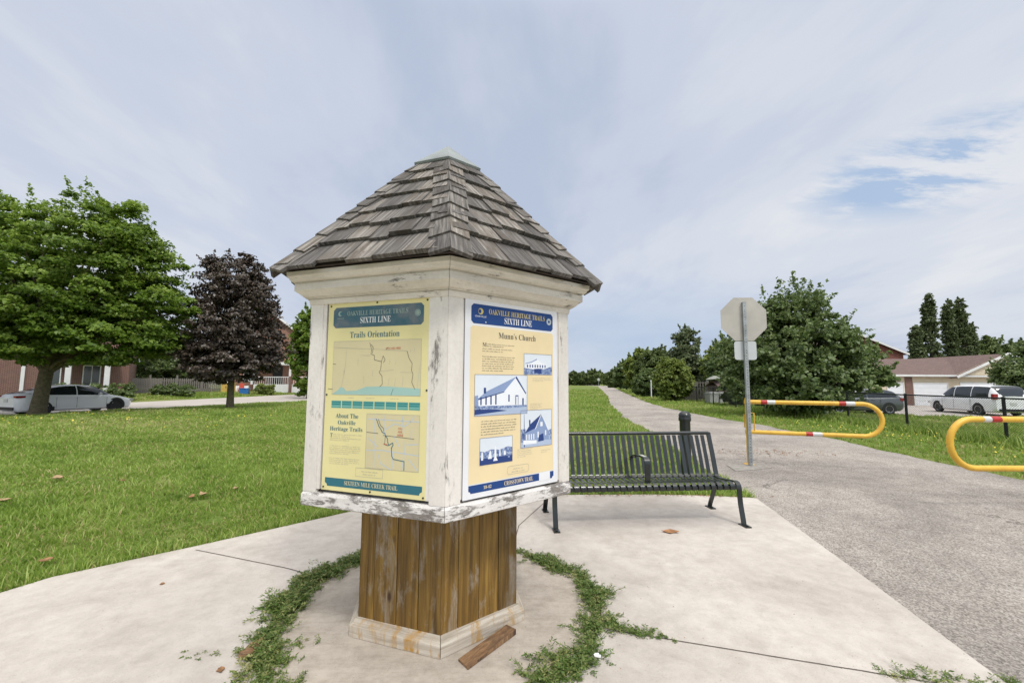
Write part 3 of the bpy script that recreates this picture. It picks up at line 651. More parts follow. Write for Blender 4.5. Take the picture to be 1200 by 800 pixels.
photo(.60,.272,.93,.388,[(0,4,B(0,.72,1,1)),(1,1,[(.05,.75),(.80,.80),(.80,.48),(.62,.42),(.45,.22),(.25,.35),(.05,.42)]),(2,2,[(.05,.45),(.25,.37),(.45,.22),(.46,.27),(.26,.42),(.05,.50)])]+
      [(2,3,B(.10+.09*i,.52,.14+.09*i,.66)) for i in range(8)]+[(3,5,[(0,.98),(.95,.98),(.98,.72),(.85,.66),(.7,.72),(.5,.70),(.3,.74),(.0,.68)]),(4,3,[(.35,.92),(.62,.95),(.62,.70),(.36,.72)]),(4,5,[(.78,.85),(1,.85),(1,.60),(.9,.62),(.8,.70)])])
photo(.095,.392,.635,.600,[(0,4,B(0,.78,1,1)),(1,1,[(.05,.80),(.96,.80),(.98,.48),(.76,.06),(.50,.40),(.05,.62)]),(2,2,[(.03,.62),(.54,.42),(.78,.04),(.20,.42)]),(3,3,[(.03,.63),(.54,.44),(.54,.42),(.03,.60)]),(3,3,[(.76,.07),(.97,.50),(.98,.47),(.78,.03)])]+
      [(3,3,B(.10+.09*i,.55-.02*i,.125+.09*i,.74)) for i in range(4)]+[(3,3,B(.62,.50,.645,.68)),(3,3,B(.76,.52,.82,.76)),(4,1,B(.775,.55,.81,.76)),(3,3,B(.90,.60,.93,.78)),(3,3,B(.16,.32,.20,.46)),(4,5,[(0,.86),(.5,.84),(1,.82),(1,.78),(0,.76)]),(4,3,[(0,.97),(.6,.90),(.4,.86),(0,.84)]),(4,2,[(0,.80),(.07,.80),(.06,.50),(0,.52)])])
photo(.565,.585,.925,.785,[(0,4,B(0,.82,1,1)),(1,5,B(0,.50,.15,.85)),(1,5,[(.85,.85),(1,.85),(1,.55),(.88,.6)]),(2,2,[(.12,.88),(.92,.84),(.88,.55),(.64,.12),(.47,.5),(.12,.62)]),(3,3,[(.12,.62),(.47,.50),(.66,.12),(.30,.38)]),(4,1,[(.645,.10),(.67,.10),(.90,.55),(.88,.58)]),(4,1,[(.45,.52),(.64,.14),(.65,.16),(.47,.53)]),(4,3,B(.26,.26,.30,.42))]+
      [(4,1,B(.17+.075*i,.65,.20+.075*i,.80)) for i in range(4)]+[(4,1,B(.62,.34,.70,.46)),(4,1,B(.53,.60,.57,.76)),(4,1,B(.78,.58,.82,.72)),(5,3,[(.55,.88),(.74,.86),(.72,.66),(.58,.70)]),(5,1,[(.08,.92),(.50,.92),(.50,.83),(.08,.80)]),(1,3,[(.10,.98),(.13,.98),(.11,.1),(.10,.1)])])
photo(.150,.712,.475,.845,[(0,5,[(0,.95),(1,.95),(1,.45),(.85,.40),(.6,.50),(.35,.45),(.15,.52),(0,.48)]),(1,3,B(0,.76,1,1)),(2,1,[(.40,.90),(.54,.90),(.50,.78),(.49,.40),(.46,.32),(.44,.40),(.43,.78)]),(2,1,[(.24,.80),(.36,.80),(.33,.50),(.29,.50)]),(2,1,[(.04,.82),(.10,.82),(.09,.52),(.05,.52)]),(2,1,[(.58,.74),(.63,.74),(.62,.5),(.59,.5)]),(2,1,[(.72,.72),(.80,.72),(.78,.55),(.74,.55)]),(2,2,B(.86,.78,.92,.84))])
b=MB(); e=[(.425,.880),(.44,.872),(.64,.872),(.655,.880),(.655,.905),(.64,.913),(.44,.913),(.425,.905),(.425,.880)]; p2.line(b,e,.0018,3); p2.para(b,.46,.879,.62,.908,2,3,center=True,last=1); b.build('note_box',M['p_grey'],p2.o)
for k in (2,3,4,5): 
    p=Panel(k,.66,.905,1.93,-.006,'blank_panel',None,M['p_map'])

# ------------------------------------------------------------------ bench
ba=math.atan2(.17,1.93)
bench=empty('park_bench','black steel strap bench with a small middle armrest behind the kiosk','bench',(.44,4.50,SZ),ba)
BL=1.97
def smoothpath(P,n=5):
    P=[Vector(p) for p in P]; out=[]
    for i in range(len(P)-1):
        p0=P[max(i-1,0)];p1_=P[i];p2_=P[i+1];p3=P[min(i+2,len(P)-1)]
        for k in range(n):
            t=k/n; out.append(.5*((2*p1_)+(-p0+p2_)*t+(2*p0-5*p1_+4*p2_-p3)*t*t+(-p0+3*p1_-3*p2_+p3)*t**3))
    return out+[P[-1]]
prof=[(-.012,.352),(-.018,.385),(-.002,.412),(.03,.424),(.14,.408),(.30,.392),(.385,.393),(.425,.415),(.445,.45),(.495,.62),(.57,.845)]
pts=[(0,y,z) for y,z in prof]; pp=smoothpath(pts,4)
mb=MB(); NS=27; pitch=(BL-.10)/NS
for i in range(NS):
    x=.05+pitch*(i+.5); mb.strip([(x,p.y,p.z) for p in pp],(1,0,0),.044,.006)
mb.build('seat_and_back_straps',M['black_metal'],bench,smooth=True)
mb=MB()
for (y,z,r_) in ((.582,.868,.021),(.44,.40,.016),(.03,.385,.016)): mb.tube([(0,y,z),(BL,y,z)],r_,12)
mb.strip([(.03,-.004,.372),(BL-.03,-.004,.372)],(0,0,1),.035,.008)
build_split(mb,'rail',M['black_metal'],bench,smooth=True)
for x in (.0,BL):
    mb=MB(); mb.strip([(x,p.y,p.z-.006) for p in smoothpath([(0,.02,.40),(0,.05,.425),(0,.15,.415),(0,.32,.398),(0,.41,.402),(0,.445,.45),(0,.495,.62),(0,.582,.882)],5)],(1,0,0),.05,.014); mb.build('end_frame',M['black_metal'],bench,smooth=True)
    for P_ in ([(x,-.055,0.005),(x,-.045,.06),(x,-.012,.20),(x,.0,.30),(x,.003,.36),(x,.015,.395),(x,.04,.412)],[(x,.60,.005),(x,.585,.05),(x,.53,.15),(x,.48,.25),(x,.44,.34),(x,.43,.40)]):
        mb=MB(); mb.strip(smoothpath(P_,4),(1,0,0),.05,.014); f=P_[0]; mb.box((x,f[1]-.015,.006),(.062,.13,.012)); mb.lathe([(.012,0),(.012,.01),(0,.012)],(x,f[1]-.055,.012),8)
        mb.build('leg',M['black_metal'],bench,smooth=True)
mb=MB(); xa=1.01; mb.strip(smoothpath([(xa,.51,.60),(xa,.44,.638),(xa,.33,.655),(xa,.20,.665),(xa,.12,.662),(xa,.085,.63),(xa,.08,.55),(xa,.08,.42)],5),(1,0,0),.058,.013); mb.build('armrest',M['black_metal'],bench,smooth=True)
mb=MB(); mb.box((xa,.20,.674),(.04,.13,.003)); mb.build('worn_armrest_patch',M['worn_metal'],bench)

# ------------------------------------------------------------------ bollard
x,y,_=G(800,556)+(0,); x,y=2.66,6.72
bo=empty('black_bollard','black domed post standing in the grass behind the bench','bollard',(x,y,0))
mb=MB(); mb.lathe([(.079,0),(.079,.90)],n=28); mb.build('post',M['black_metal'],bo,smooth=True)
mb=MB(); mb.lathe([(.0,.90),(.090,.90),(.092,.905),(.092,.945),(.087,.955),(.087,.97),(.092,.975),(.089,.995),(.074,1.02),(.046,1.04),(0,1.05)],n=28); mb.build('domed_cap',M['black_metal'],bo,smooth=True)

# ------------------------------------------------------------------ stop sign (seen from the back)
sx,sy=4.26,7.86
sg=empty('stop_sign','back of an octagonal road sign with a small plate on a perforated steel post','sign',(sx,sy,.03),R(-6))
mb=MB(); w=.058
def post_sheet():
    hgt=2.93
    mb.box((0,0,hgt/2),(w,w,hgt),r=0)
post_sheet(); po=mb.build('perforated_post',M['galvanized'],sg)
mb=MB()
for i in range(56):
    z=.06+i*.0508
    mb.box((0,-w/2-.0004,z),(.012,.0008,.012),r=0); mb.box((w/2+.0004,0,z),(.0008,.012,.012),r=0)
ho=mb.build('punched_holes',M['black_plastic'],po)
oct_=[(.40/math.cos(math.pi/8)*math.cos(R(22.5+45*i)),.40/math.cos(math.pi/8)*math.sin(R(22.5+45*i))) for i in range(8)]
Mx=Matrix.Translation((.0,.034,2.62))@Matrix.Rotation(R(90),4,'X')
mb=MB(); mb.prism(oct_,-.003,.0015,Mx); so=mb.build('octagonal_plate',M['sign_back'],sg)
mb=MB(); rr=[(x*.97,y*.97) for x,y in oct_]; mb.prism(rr,-.0045,-.0035,Mx); mb.build('red_face',M['red_tape'],so)
def rrect(w,h,r,n=4):
    P=[]
    for cx,cy,a in ((w/2-r,h/2-r,0),(-w/2+r,h/2-r,90),(-w/2+r,-h/2+r,180),(w/2-r,-h/2+r,270)):
        for k in range(n+1): t=R(a+90*k/n); P.append((cx+r*math.cos(t),cy+r*math.sin(t)))
    return P
mb=MB(); mb.prism(rrect(.385,.34,.045),-.003,.0015,Matrix.Translation((.01,.034,2.04))@Matrix.Rotation(R(90),4,'X')); mb.build('small_plate',M['sign_plate'],sg)
mb=MB()
for z in (2.80,2.44,2.15,1.95): mb.lathe([(.009,0),(.009,.008),(0,.010)],(0,-w/2,z),8,Matrix.Rotation(R(90),3,'X'))
build_split(mb,'bolt',M['worn_metal'],sg)

# ------------------------------------------------------------------ gates
def gate(name,label,post,tip,zt,zb,r,bands,flip=1):
    P=Vector((post[0],post[1],0));T=Vector((tip[0],tip[1],0)); d=(T-P); L=d.length; rz=math.atan2(d.y,d.x)
    g=empty(name,label,'gate',(P.x,P.y,.008),rz,'yellow tube barriers across the trail')
    rad=(zt-zb)/2; path=[(.04,0,zt)]+[(L-r-rad,0,zt)]+[(L-r-rad+rad*math.sin(t),0,(zt+zb)/2+rad*math.cos(t)) for t in [math.pi*k/20 for k in range(1,20)]]+[(L-r-rad,0,zb),(.04,0,zb)]
    mb=MB(); mb.tube(path,r,16); fr=mb.build('hairpin_bar',M['yellow_paint'],g,smooth=True)
    mb=MB(); mb.tube([(0,0,0),(0,0,zt+.07)],.030,16); mb.box((0,0,.006),(.16,.16,.012)); mb.build('hinge_post',M['yellow_paint'],g,smooth=True)
    mb=MB()
    for z in (zt,zb): mb.tube([(0,0,z-.035),(0,0,z+.035)],.040,14)
    mb.tube([(.04,-.02,zt-.20),(.11,-.02,zt-.20),(.11,-.02,zb+.02),(.04,-.02,zb+.02)],.011,8); mb.tube([(.03,.03,zt-.22),(-.04,.03,zt-.24),(-.04,.03,zb+.08),(.02,.03,zb+.05)],.011,8); build_split(mb,'hinge_collar',M['yellow_paint'],g,smooth=True)
    for (x0,x1,top,m) in bands:
        mb=MB(); z=zt if top else zb; mb.tube([(x0,0,z),(x1,0,z)],r+.0012,16,caps=False); mb.build('reflective_band',M[m],g,smooth=True)
    return g
r1=.037; P1=at(875.5,470,dep=8.03); T1=at(1038,488,dep=7.35)
z1t=at(960,469.2,dep=7.58)[2]; z1b=at(960,506.3,dep=7.58)[2]
L1=math.dist(P1[:2],T1[:2]); fx=lambda px:L1*((px-877)/(1038-877))
gate('trail_gate','yellow hairpin barrier gate beside the back of the stop sign',P1,T1,z1t,z1b,r1,
     [(fx(895),fx(903),1,'red_tape'),(fx(903),fx(913),1,'white_tape'),(fx(988),fx(996),1,'red_tape'),(fx(996),fx(1006),1,'white_tape'),(fx(948),fx(956),0,'red_tape'),(fx(956),fx(967),0,'white_tape')])
P2=(7.35,5.22); T2=at(1111,515,dep=5.2); z2t=at(1160,486,dep=5.2)[2]; z2b=at(1160,543.5,dep=5.2)[2]; L2=math.dist(P2,T2[:2])
gx=lambda px:L2-(at(px,486,dep=5.2)[0]-T2[0])
gate('trail_gate','yellow hairpin barrier gate cut off by the right edge, its rounded end facing left',P2,T2,z2t,z2b,.035,
     [(gx(1161),gx(1152),1,'white_tape'),(gx(1173),gx(1161),1,'red_tape')])

# ------------------------------------------------------------------ chain link fence
fe=empty('chain_link_fence','black chain link fence with top rail along the right side of the trail','fence',(12.2,8,0))
fpts=[(12.0,5.0),(12.05,8.0),(12.12,10.74),(12.14,13.43),(12.6,16.35),(12.75,19.3),(12.9,22.3),(13.0,25.3),(13.1,28.3),(13.3,31.3),(13.6,34.3),(14.2,38),(15,42)]
FO=Vector((12.2,8,0)); FH=1.13
mr=MB(); mr.tube([(x-FO.x,y-FO.y,hz(x,y)+FH) for x,y in fpts],.021,10); mr.build('top_rail',M['fence_vinyl'],fe,smooth=True)
for i,(x,y) in enumerate(fpts):
    mb=MB(); rp=.036 if i in(2,3,4) else .03; z0=hz(x,y); mb.tube([(x-FO.x,y-FO.y,z0-.1),(x-FO.x,y-FO.y,z0+FH+.02)],rp,12); mb.lathe([(rp+.004,0),(rp+.004,.02),(0,.04)],(x-FO.x,y-FO.y,z0+FH+.01),10); mb.build('post',M['fence_vinyl'],fe,smooth=True)
mb=MB(); cell=.058
for i in range(len(fpts)-1):
    A=np.array(fpts[i]);B_=np.array(fpts[i+1]); L=math.dist(A,B_); d=(B_-A)/L; hh=FH-.03; far_=A[1]>22; c=cell*(2 if far_ else 1); wd=.0060*(1.8 if far_ else 1)
    for s in (1,-1):
        t=-hh
        while t<L:
            a0,b0=t,t+hh; za,zb=(.02,.02+hh)
            u0=max(a0,0);u1=min(b0,L)
            if u1-u0>.02:
                z0_=za+(u0-a0);z1_=za+(u1-a0)
                if s<0: z0_,z1_=.02+hh-(u0-a0),.02+hh-(u1-a0)
                p=A+d*u0;q=A+d*u1; n_=.0016*s
                P_=Vector((p[0]-FO.x+d[1]*n_,p[1]-FO.y-d[0]*n_,z0_+hz(*p)));Q_=Vector((q[0]-FO.x+d[1]*n_,q[1]-FO.y-d[0]*n_,z1_+hz(*q)))
                mb.tube([P_,Q_],wd/2,3,caps=False)
            t+=c*1.0
mb.build('wire_mesh',M['fence_vinyl'],fe)

# ------------------------------------------------------------------ foliage
def unit(v): return v/np.maximum(np.linalg.norm(v,axis=-1,keepdims=True),1e-9)
def leaves(C,N,size,aspect=.6,fold=.25,outward=None,droop=.0):
    """C centres (n,3), N normals (n,3) -> quads (n*4,3): pointed leaf shapes"""
    n=len(C); a=rng.normal(size=(n,3)); T=unit(np.cross(N,a)); B_=np.cross(N,T); s=size[:,None]
    tip=C+T*s*.55-N*s*droop; base=C-T*s*.5; l=C+B_*s*aspect*.5+N*s*fold*.5-T*s*.05; r=C-B_*s*aspect*.5+N*s*fold*.5-T*s*.05
    return np.stack([base,r,tip,l],1).reshape(-1,3)
def crown(lobes,nclump,per,R0,flat,size,up=.6,inner=.25,shell=.72,seed=0,zmin=None,spikes=0,slen=.8):
    g=np.random.default_rng(seed); lob=np.array(lobes,float); vol=(lob[:,3]*lob[:,4]*lob[:,5])**(2/3); pk=g.choice(len(lob),nclump,p=vol/vol.sum())
    d=unit(g.normal(size=(nclump,3))); rad=np.where(g.random(nclump)<inner,g.random(nclump)**.5*shell,g.uniform(shell,1.03,nclump))
    C=lob[pk,:3]+d*lob[pk,3:6]*rad[:,None]
    # drop the clumps buried deep in another lobe
    if zmin is not None: C[:,2]=np.maximum(C[:,2],zmin+g.random(nclump)*.25)
    cr=R0*g.uniform(.55,1.25,nclump); tone=g.random(nclump)
    ci=np.repeat(np.arange(nclump),per); q=unit(g.normal(size=(len(ci),3)))*(g.random(len(ci))**.45)[:,None]
    q[:,2]=np.where(q[:,2]>0,q[:,2],q[:,2]*.6)
    off=q*cr[ci][:,None]; rr=np.linalg.norm(q[:,:2],axis=1); off[:,2]=q[:,2]*cr[ci]*flat-rr**2*cr[ci]*.22
    L=C[ci]+off; out=unit(L-lob[pk[ci],:3]); nr=unit(out*.55+np.array([0,0,up])+g.normal(size=L.shape)*.42)
    V=leaves(L,nr,size*g.uniform(.65,1.3,len(L)),.72,.3,droop=.25); rnd=np.clip(tone[ci]*.35+g.random(len(L))*.65,0,1)
    if spikes:   # leafy shoots that stand out of the crown
        pk2=g.choice(len(lob),spikes,p=vol/vol.sum()); d2=unit(g.normal(size=(spikes,3))+np.array([0,0,.5])); d2=np.where(d2[:,2:3]<-.2,-d2,d2)
        b=lob[pk2,:3]+d2*lob[pk2,3:6]*.93; dr=unit(d2*.8+np.array([0,0,.55])+g.normal(size=d2.shape)*.25); Ls=slen*g.uniform(.4,1.1,spikes); k=30
        si=np.repeat(np.arange(spikes),k); tt=g.random(len(si)); L2=b[si]+dr[si]*(tt*Ls[si])[:,None]+g.normal(size=(len(si),3))*(.11*slen*(1.15-tt))[:,None]
        n2=unit(np.array([0,0,.5])+dr[si]*.3+g.normal(size=L2.shape)*.6); V=np.concatenate([V,leaves(L2,n2,size*g.uniform(.6,1.15,len(L2)),.7,.3,droop=.25)]); rnd=np.concatenate([rnd,np.clip(.25+g.random(len(L2))*.75,0,1)])
    return V,rnd,C
def limbs(mb,base,C,rt,fork,n,seed):
    g=random.Random(seed); base=Vector(base); f=Vector(fork)
    lean=[base,base+(f-base)*.12,base+(f-base)*.5,f]; mb.tube(lean,rt,12,rads=[rt*1.5,rt*1.08,rt*.92,rt*.85])
    idx=list(range(len(C))); g.shuffle(idx)
    for i in idx[:n]:
        t=Vector(C[i]); m=f+(t-f)*.45+Vector((g.uniform(-.2,.2),g.uniform(-.2,.2),.12*(t-f).length)); k=rt*g.uniform(.28,.5)
        mb.tube([f-(f-base)*.08,f+(m-f)*.5+Vector((0,0,.05)),m,t],k,6,rads=[k*1.3,k,k*.6,k*.15],caps=False)
        for _ in range(2):
            j=g.choice(idx); t2=Vector(C[j])
            if (t2-m).length<(t-f).length*.7: mb.tube([m,(m+t2)/2+Vector((0,0,.05)),t2],k*.4,4,rads=[k*.5,k*.3,k*.08],caps=False)
def tree(name,label,cat,loc,lobes,nclump,per,R0,flat,size,leaf,rt=.2,fork=1.8,bark='bark',group=None,seed=1,up=.6,nl=26,inner=.25,zmin=None,spikes=0,slen=.8):
    o=empty(name,label,cat,loc,0,group)
    V,rnd,C=crown(lobes,nclump,per,R0,flat,size,up,inner,seed=seed,zmin=zmin,spikes=spikes,slen=slen)
    fast_mesh('crown',V,4,M[leaf],o,rnd)
    mb=MB(); lb=np.array(lobes,float); cx,cy=(lb[:,0].mean()*.3,lb[:,1].mean()*.3)
    limbs(mb,(0,0,-.1),C,rt,(cx,cy,fork),nl,seed); mb.build('trunk',M[bark],o,smooth=True)
    return o
# big green maple on the left
mx,my,_=at(44,491.5,-.16)
tree('maple_tree','tall spreading green maple on the lawn in front of the white sedan','tree',(mx,my,hz(mx,my)),
     [(0,0,5.3,4.0,4.2,2.9),(2.7,.6,4.5,3.0,3.0,2.2),(-3.2,.5,4.9,3.6,3.5,2.5),(1.2,0,7.6,2.8,2.8,2.0),(2.9,1.0,7.0,1.9,1.9,1.8),(-2.2,1,8.0,2.2,2.2,1.6),(3.9,1.3,4.7,2.1,2.1,1.9),(0,-1.5,4.2,3.2,2.8,1.7),(-4.5,-1,5.8,3,3,2.4),(-1.2,0,9.3,1.5,1.5,1.3),(1.2,.5,9.4,1.2,1.2,1.4),(2.6,.8,9.0,1.0,1.0,1.5),(3.9,1.6,7.2,.9,.9,1.2),(2.8,.9,8.3,1.4,1.4,1.4),(1.5,-.5,3.4,3.4,2.4,1.3),(-3.4,0,9.2,1.3,1.3,1.2)],
     1150,110,.62,.42,.165,'maple_leaf',.29,2.1,'bark',seed=11,up=.85,nl=40,inner=.16,zmin=1.85,spikes=90,slen=.9)
px,py,_=at(270,485,-.16)
tree('maple_tree','round dark purple maple beside the concrete street','tree',(px,py,hz(px,py)),
     [(0,0,4.2,2.2,2.2,2.3),(-.9,0,3.0,1.8,1.8,1.5),(.9,.2,3.2,1.6,1.7,1.6),(.3,0,6.2,1.5,1.5,1.7),(-1.2,.2,6.0,.95,.95,1.6),(1.0,0,5.7,.9,.9,1.3),(0,-.4,2.5,1.9,1.9,1.2),(-1.5,0,7.1,.4,.4,.9),(-.7,0,7.5,.4,.4,.8),(.4,0,7.4,.6,.6,.8),(1.0,0,6.6,.45,.45,.7)],
     700,72,.44,.5,.145,'purple_leaf',.17,1.7,'bark',seed=12,up=.55,nl=34,inner=.2,zmin=1.2,spikes=110,slen=.6)
# right broad bushy tree
rx,ry,_=at(937,484,-.0)
tree('bushy_tree','wide dark green low branching tree behind the yellow gate','tree',(rx,ry,hz(rx,ry)),
     [(0,0,2.6,2.3,2.4,1.9),(1.6,0,2.3,1.6,1.8,1.3),(-1.5,.3,2.4,1.4,1.8,1.6),(.1,0,4.1,1.3,1.4,1.3),(-.8,0,4.1,.9,1.1,1.0),(1.3,0,3.6,1.1,1.1,1.0),(-.1,0,5.1,.3,.3,.8),(-.9,0,4.7,.35,.35,.6),(.8,0,4.9,.4,.4,.5),(2.2,-.3,2.0,1.1,1.1,.6),(2.9,-.5,1.75,.8,.8,.35),(0,-.9,1.4,2.3,1.7,1.1),(0,-.5,.8,1.6,1.4,.6),(-1.6,0,1.0,1.1,1.2,.7)],
     600,52,.42,.55,.17,'dark_leaf',.15,.7,'dark_bark',seed=13,up=.35,nl=36,inner=.25,zmin=.22,spikes=260,slen=.95)
def place(px,dep): x,y,_=at(px,450,dep=dep); return x,y
def ztop(py,dep,px=600): return at(px,py,dep=dep)[2]
def blob(name,label,cat,px,dep,wpx,ytop,leaf,n=170,per=70,bark='dark_bark',group=None,seed=1,base=0,shape='round',R0=None,size=None,spikes=None):
    x,y=place(px,dep); w=wpx/F_*dep/2; z0=hz(x,y); h=ztop(ytop,dep,px)-z0; g=random.Random(seed)
    if shape=='round': lobes=[(0,0,h*.5,w*.9,w*.9,h*.45),(-.35*w,0,h*.4,w*.6,w*.6,h*.36),(.35*w,.1*w,h*.42,w*.62,w*.6,h*.38),(g.uniform(-.3,.3)*w,0,h*.75,w*.5,w*.5,h*.24)]
    elif shape=='cone': lobes=[(g.uniform(-.04,.04)*w,0,h*(.12+.125*i),w*(1-.115*i),w*(1-.115*i),h*.12) for i in range(7)]+[(0,0,h*.93,w*.14,w*.14,h*.07)]
    elif shape=='poplar': lobes=[(0,0,h*.45,w*.8,w*.8,h*.40),(-.25*w,0,h*.72,w*.5,w*.5,h*.2),(.2*w,0,h*.85,w*.4,w*.4,h*.14)]
    return tree(name,label,cat,(x,y,z0),lobes,n,per,R0 or max(.35,w*.26),.6,size or max(.16,dep*.006),leaf,max(.06,h*.022),h*.25,bark,group,seed,.5,12,spikes=spikes if spikes is not None else 60,slen=max(.5,w*.32))
TG='trees lining the right side of the trail'
blob('shrub_tree','light green rounded shrub tree left of the grey board fence','tree',790,33,44,417,'light_leaf',220,80,seed=21,group=TG)
blob('spruce_tree','tallest dark conifer behind the light green shrub tree','tree',806,44,62,382,'spruce_leaf',300,80,seed=22,group=TG,shape='cone')
blob('leafy_tree','mid green tree just left of the tallest dark conifer','tree',768,52,48,406,'far_leaf',230,80,seed=23,group=TG)
blob('leafy_tree','pale green tree second left of the dark conifer','tree',752,62,40,406,'light_leaf',200,70,seed=24,group=TG)
blob('leafy_tree','dark tree with a pointed top in the middle of the trail row','tree',735,72,30,420,'dark_leaf',160,70,seed=25,group=TG)
blob('leafy_tree','small dull green tree at the far end of the trail row','tree',722,100,22,431,'far_leaf',130,60,seed=26,group=TG)
blob('leafy_tree','low dark tree behind the light green shrub, touching the fence end','tree',762,42,36,432,'dark_leaf',160,70,seed=27,group=TG)
blob('leafy_tree','dark green tree behind the stop sign post','tree',862,36,62,396,'dark_leaf',240,75,seed=28,group=TG)
blob('leafy_tree','yellow green tree right of the tallest dark conifer','tree',846,40,44,394,'light_leaf',220,75,seed=29,group=TG)
blob('leafy_tree','low dark green tree at right of the patio umbrella','tree',866,27,36,424,'dark_leaf',200,70,seed=30,group=TG)
blob('leafy_tree','small brownish green tree farthest along the trail','tree',713,135,14,436,'far_leaf',90,50,seed=31,group=TG)
HG='low trees on the far horizon of the field'
for i,(px_,w_,t_,lb) in enumerate(((672,14,435,'pointed dark tree against the kiosk edge on the far horizon'),(684,22,436,'dark rounded tree in the middle of the far horizon row'),(697,24,433,'broadest green tree of the far horizon row'),(660,22,437,'dark tree half hidden by the kiosk on the horizon'),(640,30,436,'horizon tree hidden behind the kiosk box'))):
    blob('distant_tree',lb,'tree',px_,150,w_,t_,'far_leaf',110,60,seed=40+i,group=HG)
# backdrop of further trees beyond
def wood(name,x0,x1,y0,y1,n,h0,h1,seed):
    g=np.random.default_rng(seed); Vs=[];Rs=[]
    for i in range(n):
        x,y=g.uniform(x0,x1),g.uniform(y0,y1); h=g.uniform(h0,h1); w=h*.5
        V,r,_=crown([(x,y,h*.5,w,w,h*.5),(x+w*.3,y,h*.35,w*.8,w,h*.35)],45,42,w*.35,.7,.9,.5,.2,seed=seed*100+i); Vs.append(V);Rs.append(r)
    return tag(fast_mesh(name,np.concatenate(Vs),4,M['far_leaf'],rnd=np.concatenate(Rs)),'dull green far off wood closing the horizon','wood',kind='stuff')
wood('distant_wood',-190,55,180,235,46,4,6.5,5)
wood('distant_wood',45,200,120,190,30,5,8,6)
# trees near the houses
blob('leafy_tree','bright green tree half hidden by the kiosk in front of the brick house','tree',363,41,50,358,'maple_leaf',260,80,seed=51)
gp='tall poplars behind the garage'
for i,(px_,w_,t_,lb) in enumerate(((1079,14,376,'shortest poplar at the left end of the group above the garage roof'),(1096,17,340,'tall thin poplar with a bare top above the garage roof'),(1119,15,346,'broad poplar in the middle of the group above the garage'),(1133,17,343,'tall poplar right of the middle above the garage roof'),(1144,12,372,'shorter poplar at the right end of the group above the garage'))):
    blob('poplar_tree',lb,'tree',px_,62+i,w_,t_,'spruce_leaf',120,50,seed=60+i,group=gp,shape='poplar',size=.34,R0=.60,spikes=130)
blob('leafy_tree','pale distant tree above the right end of the garage roof','tree',1170,80,52,388,'far_leaf',150,60,seed=67,group='far trees above the garage roof')
blob('leafy_tree','pale distant tree cut off by the right edge above the garage roof','tree',1210,85,50,392,'far_leaf',150,60,seed=68,group='far trees above the garage roof')
blob('bushy_tree','dark green tree cut off by the right edge behind the minivan','tree',1214,31,76,397,'dark_leaf',330,75,seed=69,base=0)
blob('leafy_tree','dark tree between the bushy tree and the brick house gable','tree',1000,46,70,400,'dark_leaf',200,60,seed=70)
blob('leafy_tree','dark green tree behind the wooden fence left of the purple maple','tree',205,46,90,400,'dark_leaf',260,70,seed=71)
blob('leafy_tree','dark green tree behind the brick house at the left edge','tree',-40,60,160,345,'dark_leaf',260,70,seed=72)

# ------------------------------------------------------------------ houses on the left
def wallbox(mb,x0,x1,y0,y1,z0,z1,m=0): mb.box(((x0+x1)/2,(y0+y1)/2,(z0+z1)/2),(x1-x0,y1-y0,z1-z0),m=m,r=.5)
def window(par,x,y,z,w,h,frame='white_trim',nrm=-1,bars=1):
    """window on a wall facing local -y at y"""
    mb=MB(); t=.07
    for a,b_,c,d in ((-w/2-t,w/2+t,-t,0),(-w/2-t,w/2+t,h,h+t),(-w/2-t,-w/2,0,h),(w/2,w/2+t,0,h)): mb.box((x+(a+b_)/2,y-.03,z+(c+d)/2),(b_-a-.002,.06,d-c-.002))
    for i in range(bars): mb.box((x-w/2+w*(i+1)/(bars+1),y-.015,z+h/2),(.04,.03,h))
    f=mb.build('window',M[frame],par); mb=MB(); mb.box((x,y-.006,z+h/2),(w,.01,h)); mb.build('pane',M['house_glass'],f); return f
def gable_roof(mb,x0,x1,y0,y1,ze,zr,axis='x',ov=.4,th=.12):
    if axis=='x':
        ym=(y0+y1)/2
        for s,(ya,yb) in ((0,(y0-ov,ym)),(1,(y1+ov,ym))):
            dz=(zr-ze)/(ym-y0)*ov; P=[(x0-ov,ya,ze-dz),(x1+ov,ya,ze-dz),(x1+ov,yb,zr),(x0-ov,yb,zr)]
            if s: P=P[::-1]
            mb.face(P); mb.face([(a,b_,c-th) for a,b_,c in P][::-1])
            for i in range(4):
                a,b_=P[i],P[(i+1)%4]; mb.face([(a[0],a[1],a[2]-th),(b_[0],b_[1],b_[2]-th),b_,a])
    else:
        xm=(x0+x1)/2
        for s,(xa,xb) in ((0,(x0-ov,xm)),(1,(x1+ov,xm))):
            dz=(zr-ze)/(xm-x0)*ov; P=[(xa,y1+ov,ze-dz),(xa,y0-ov,ze-dz),(xb,y0-ov,zr),(xb,y1+ov,zr)]
            if s: P=P[::-1]
            mb.face(P); mb.face([(a,b_,c-th) for a,b_,c in P][::-1])
            for i in range(4):
                a,b_=P[i],P[(i+1)%4]; mb.face([(a[0],a[1],a[2]-th),(b_[0],b_[1],b_[2]-th),b_,a])
def gable_wall(mb,x0,x1,y,ze,zr,th=.2):
    xm=(x0+x1)/2; mb.face([(x0,y,ze),(x1,y,ze),(xm,y,zr)]); mb.face([(x1,y+th,ze),(x0,y+th,ze),(xm,y+th,zr)])
# house A : brown brick, faces the street, behind the sedan
ax,ay=at(150,465,dep=35.5)[:2]; za=hz(ax,ay); dirA=math.atan2(-.62,-.79)   # facade runs left and toward the viewer
hA=empty('brick_house','brown brick house with white window trim behind the white sedan','house',(ax,ay,za),dirA+math.pi)
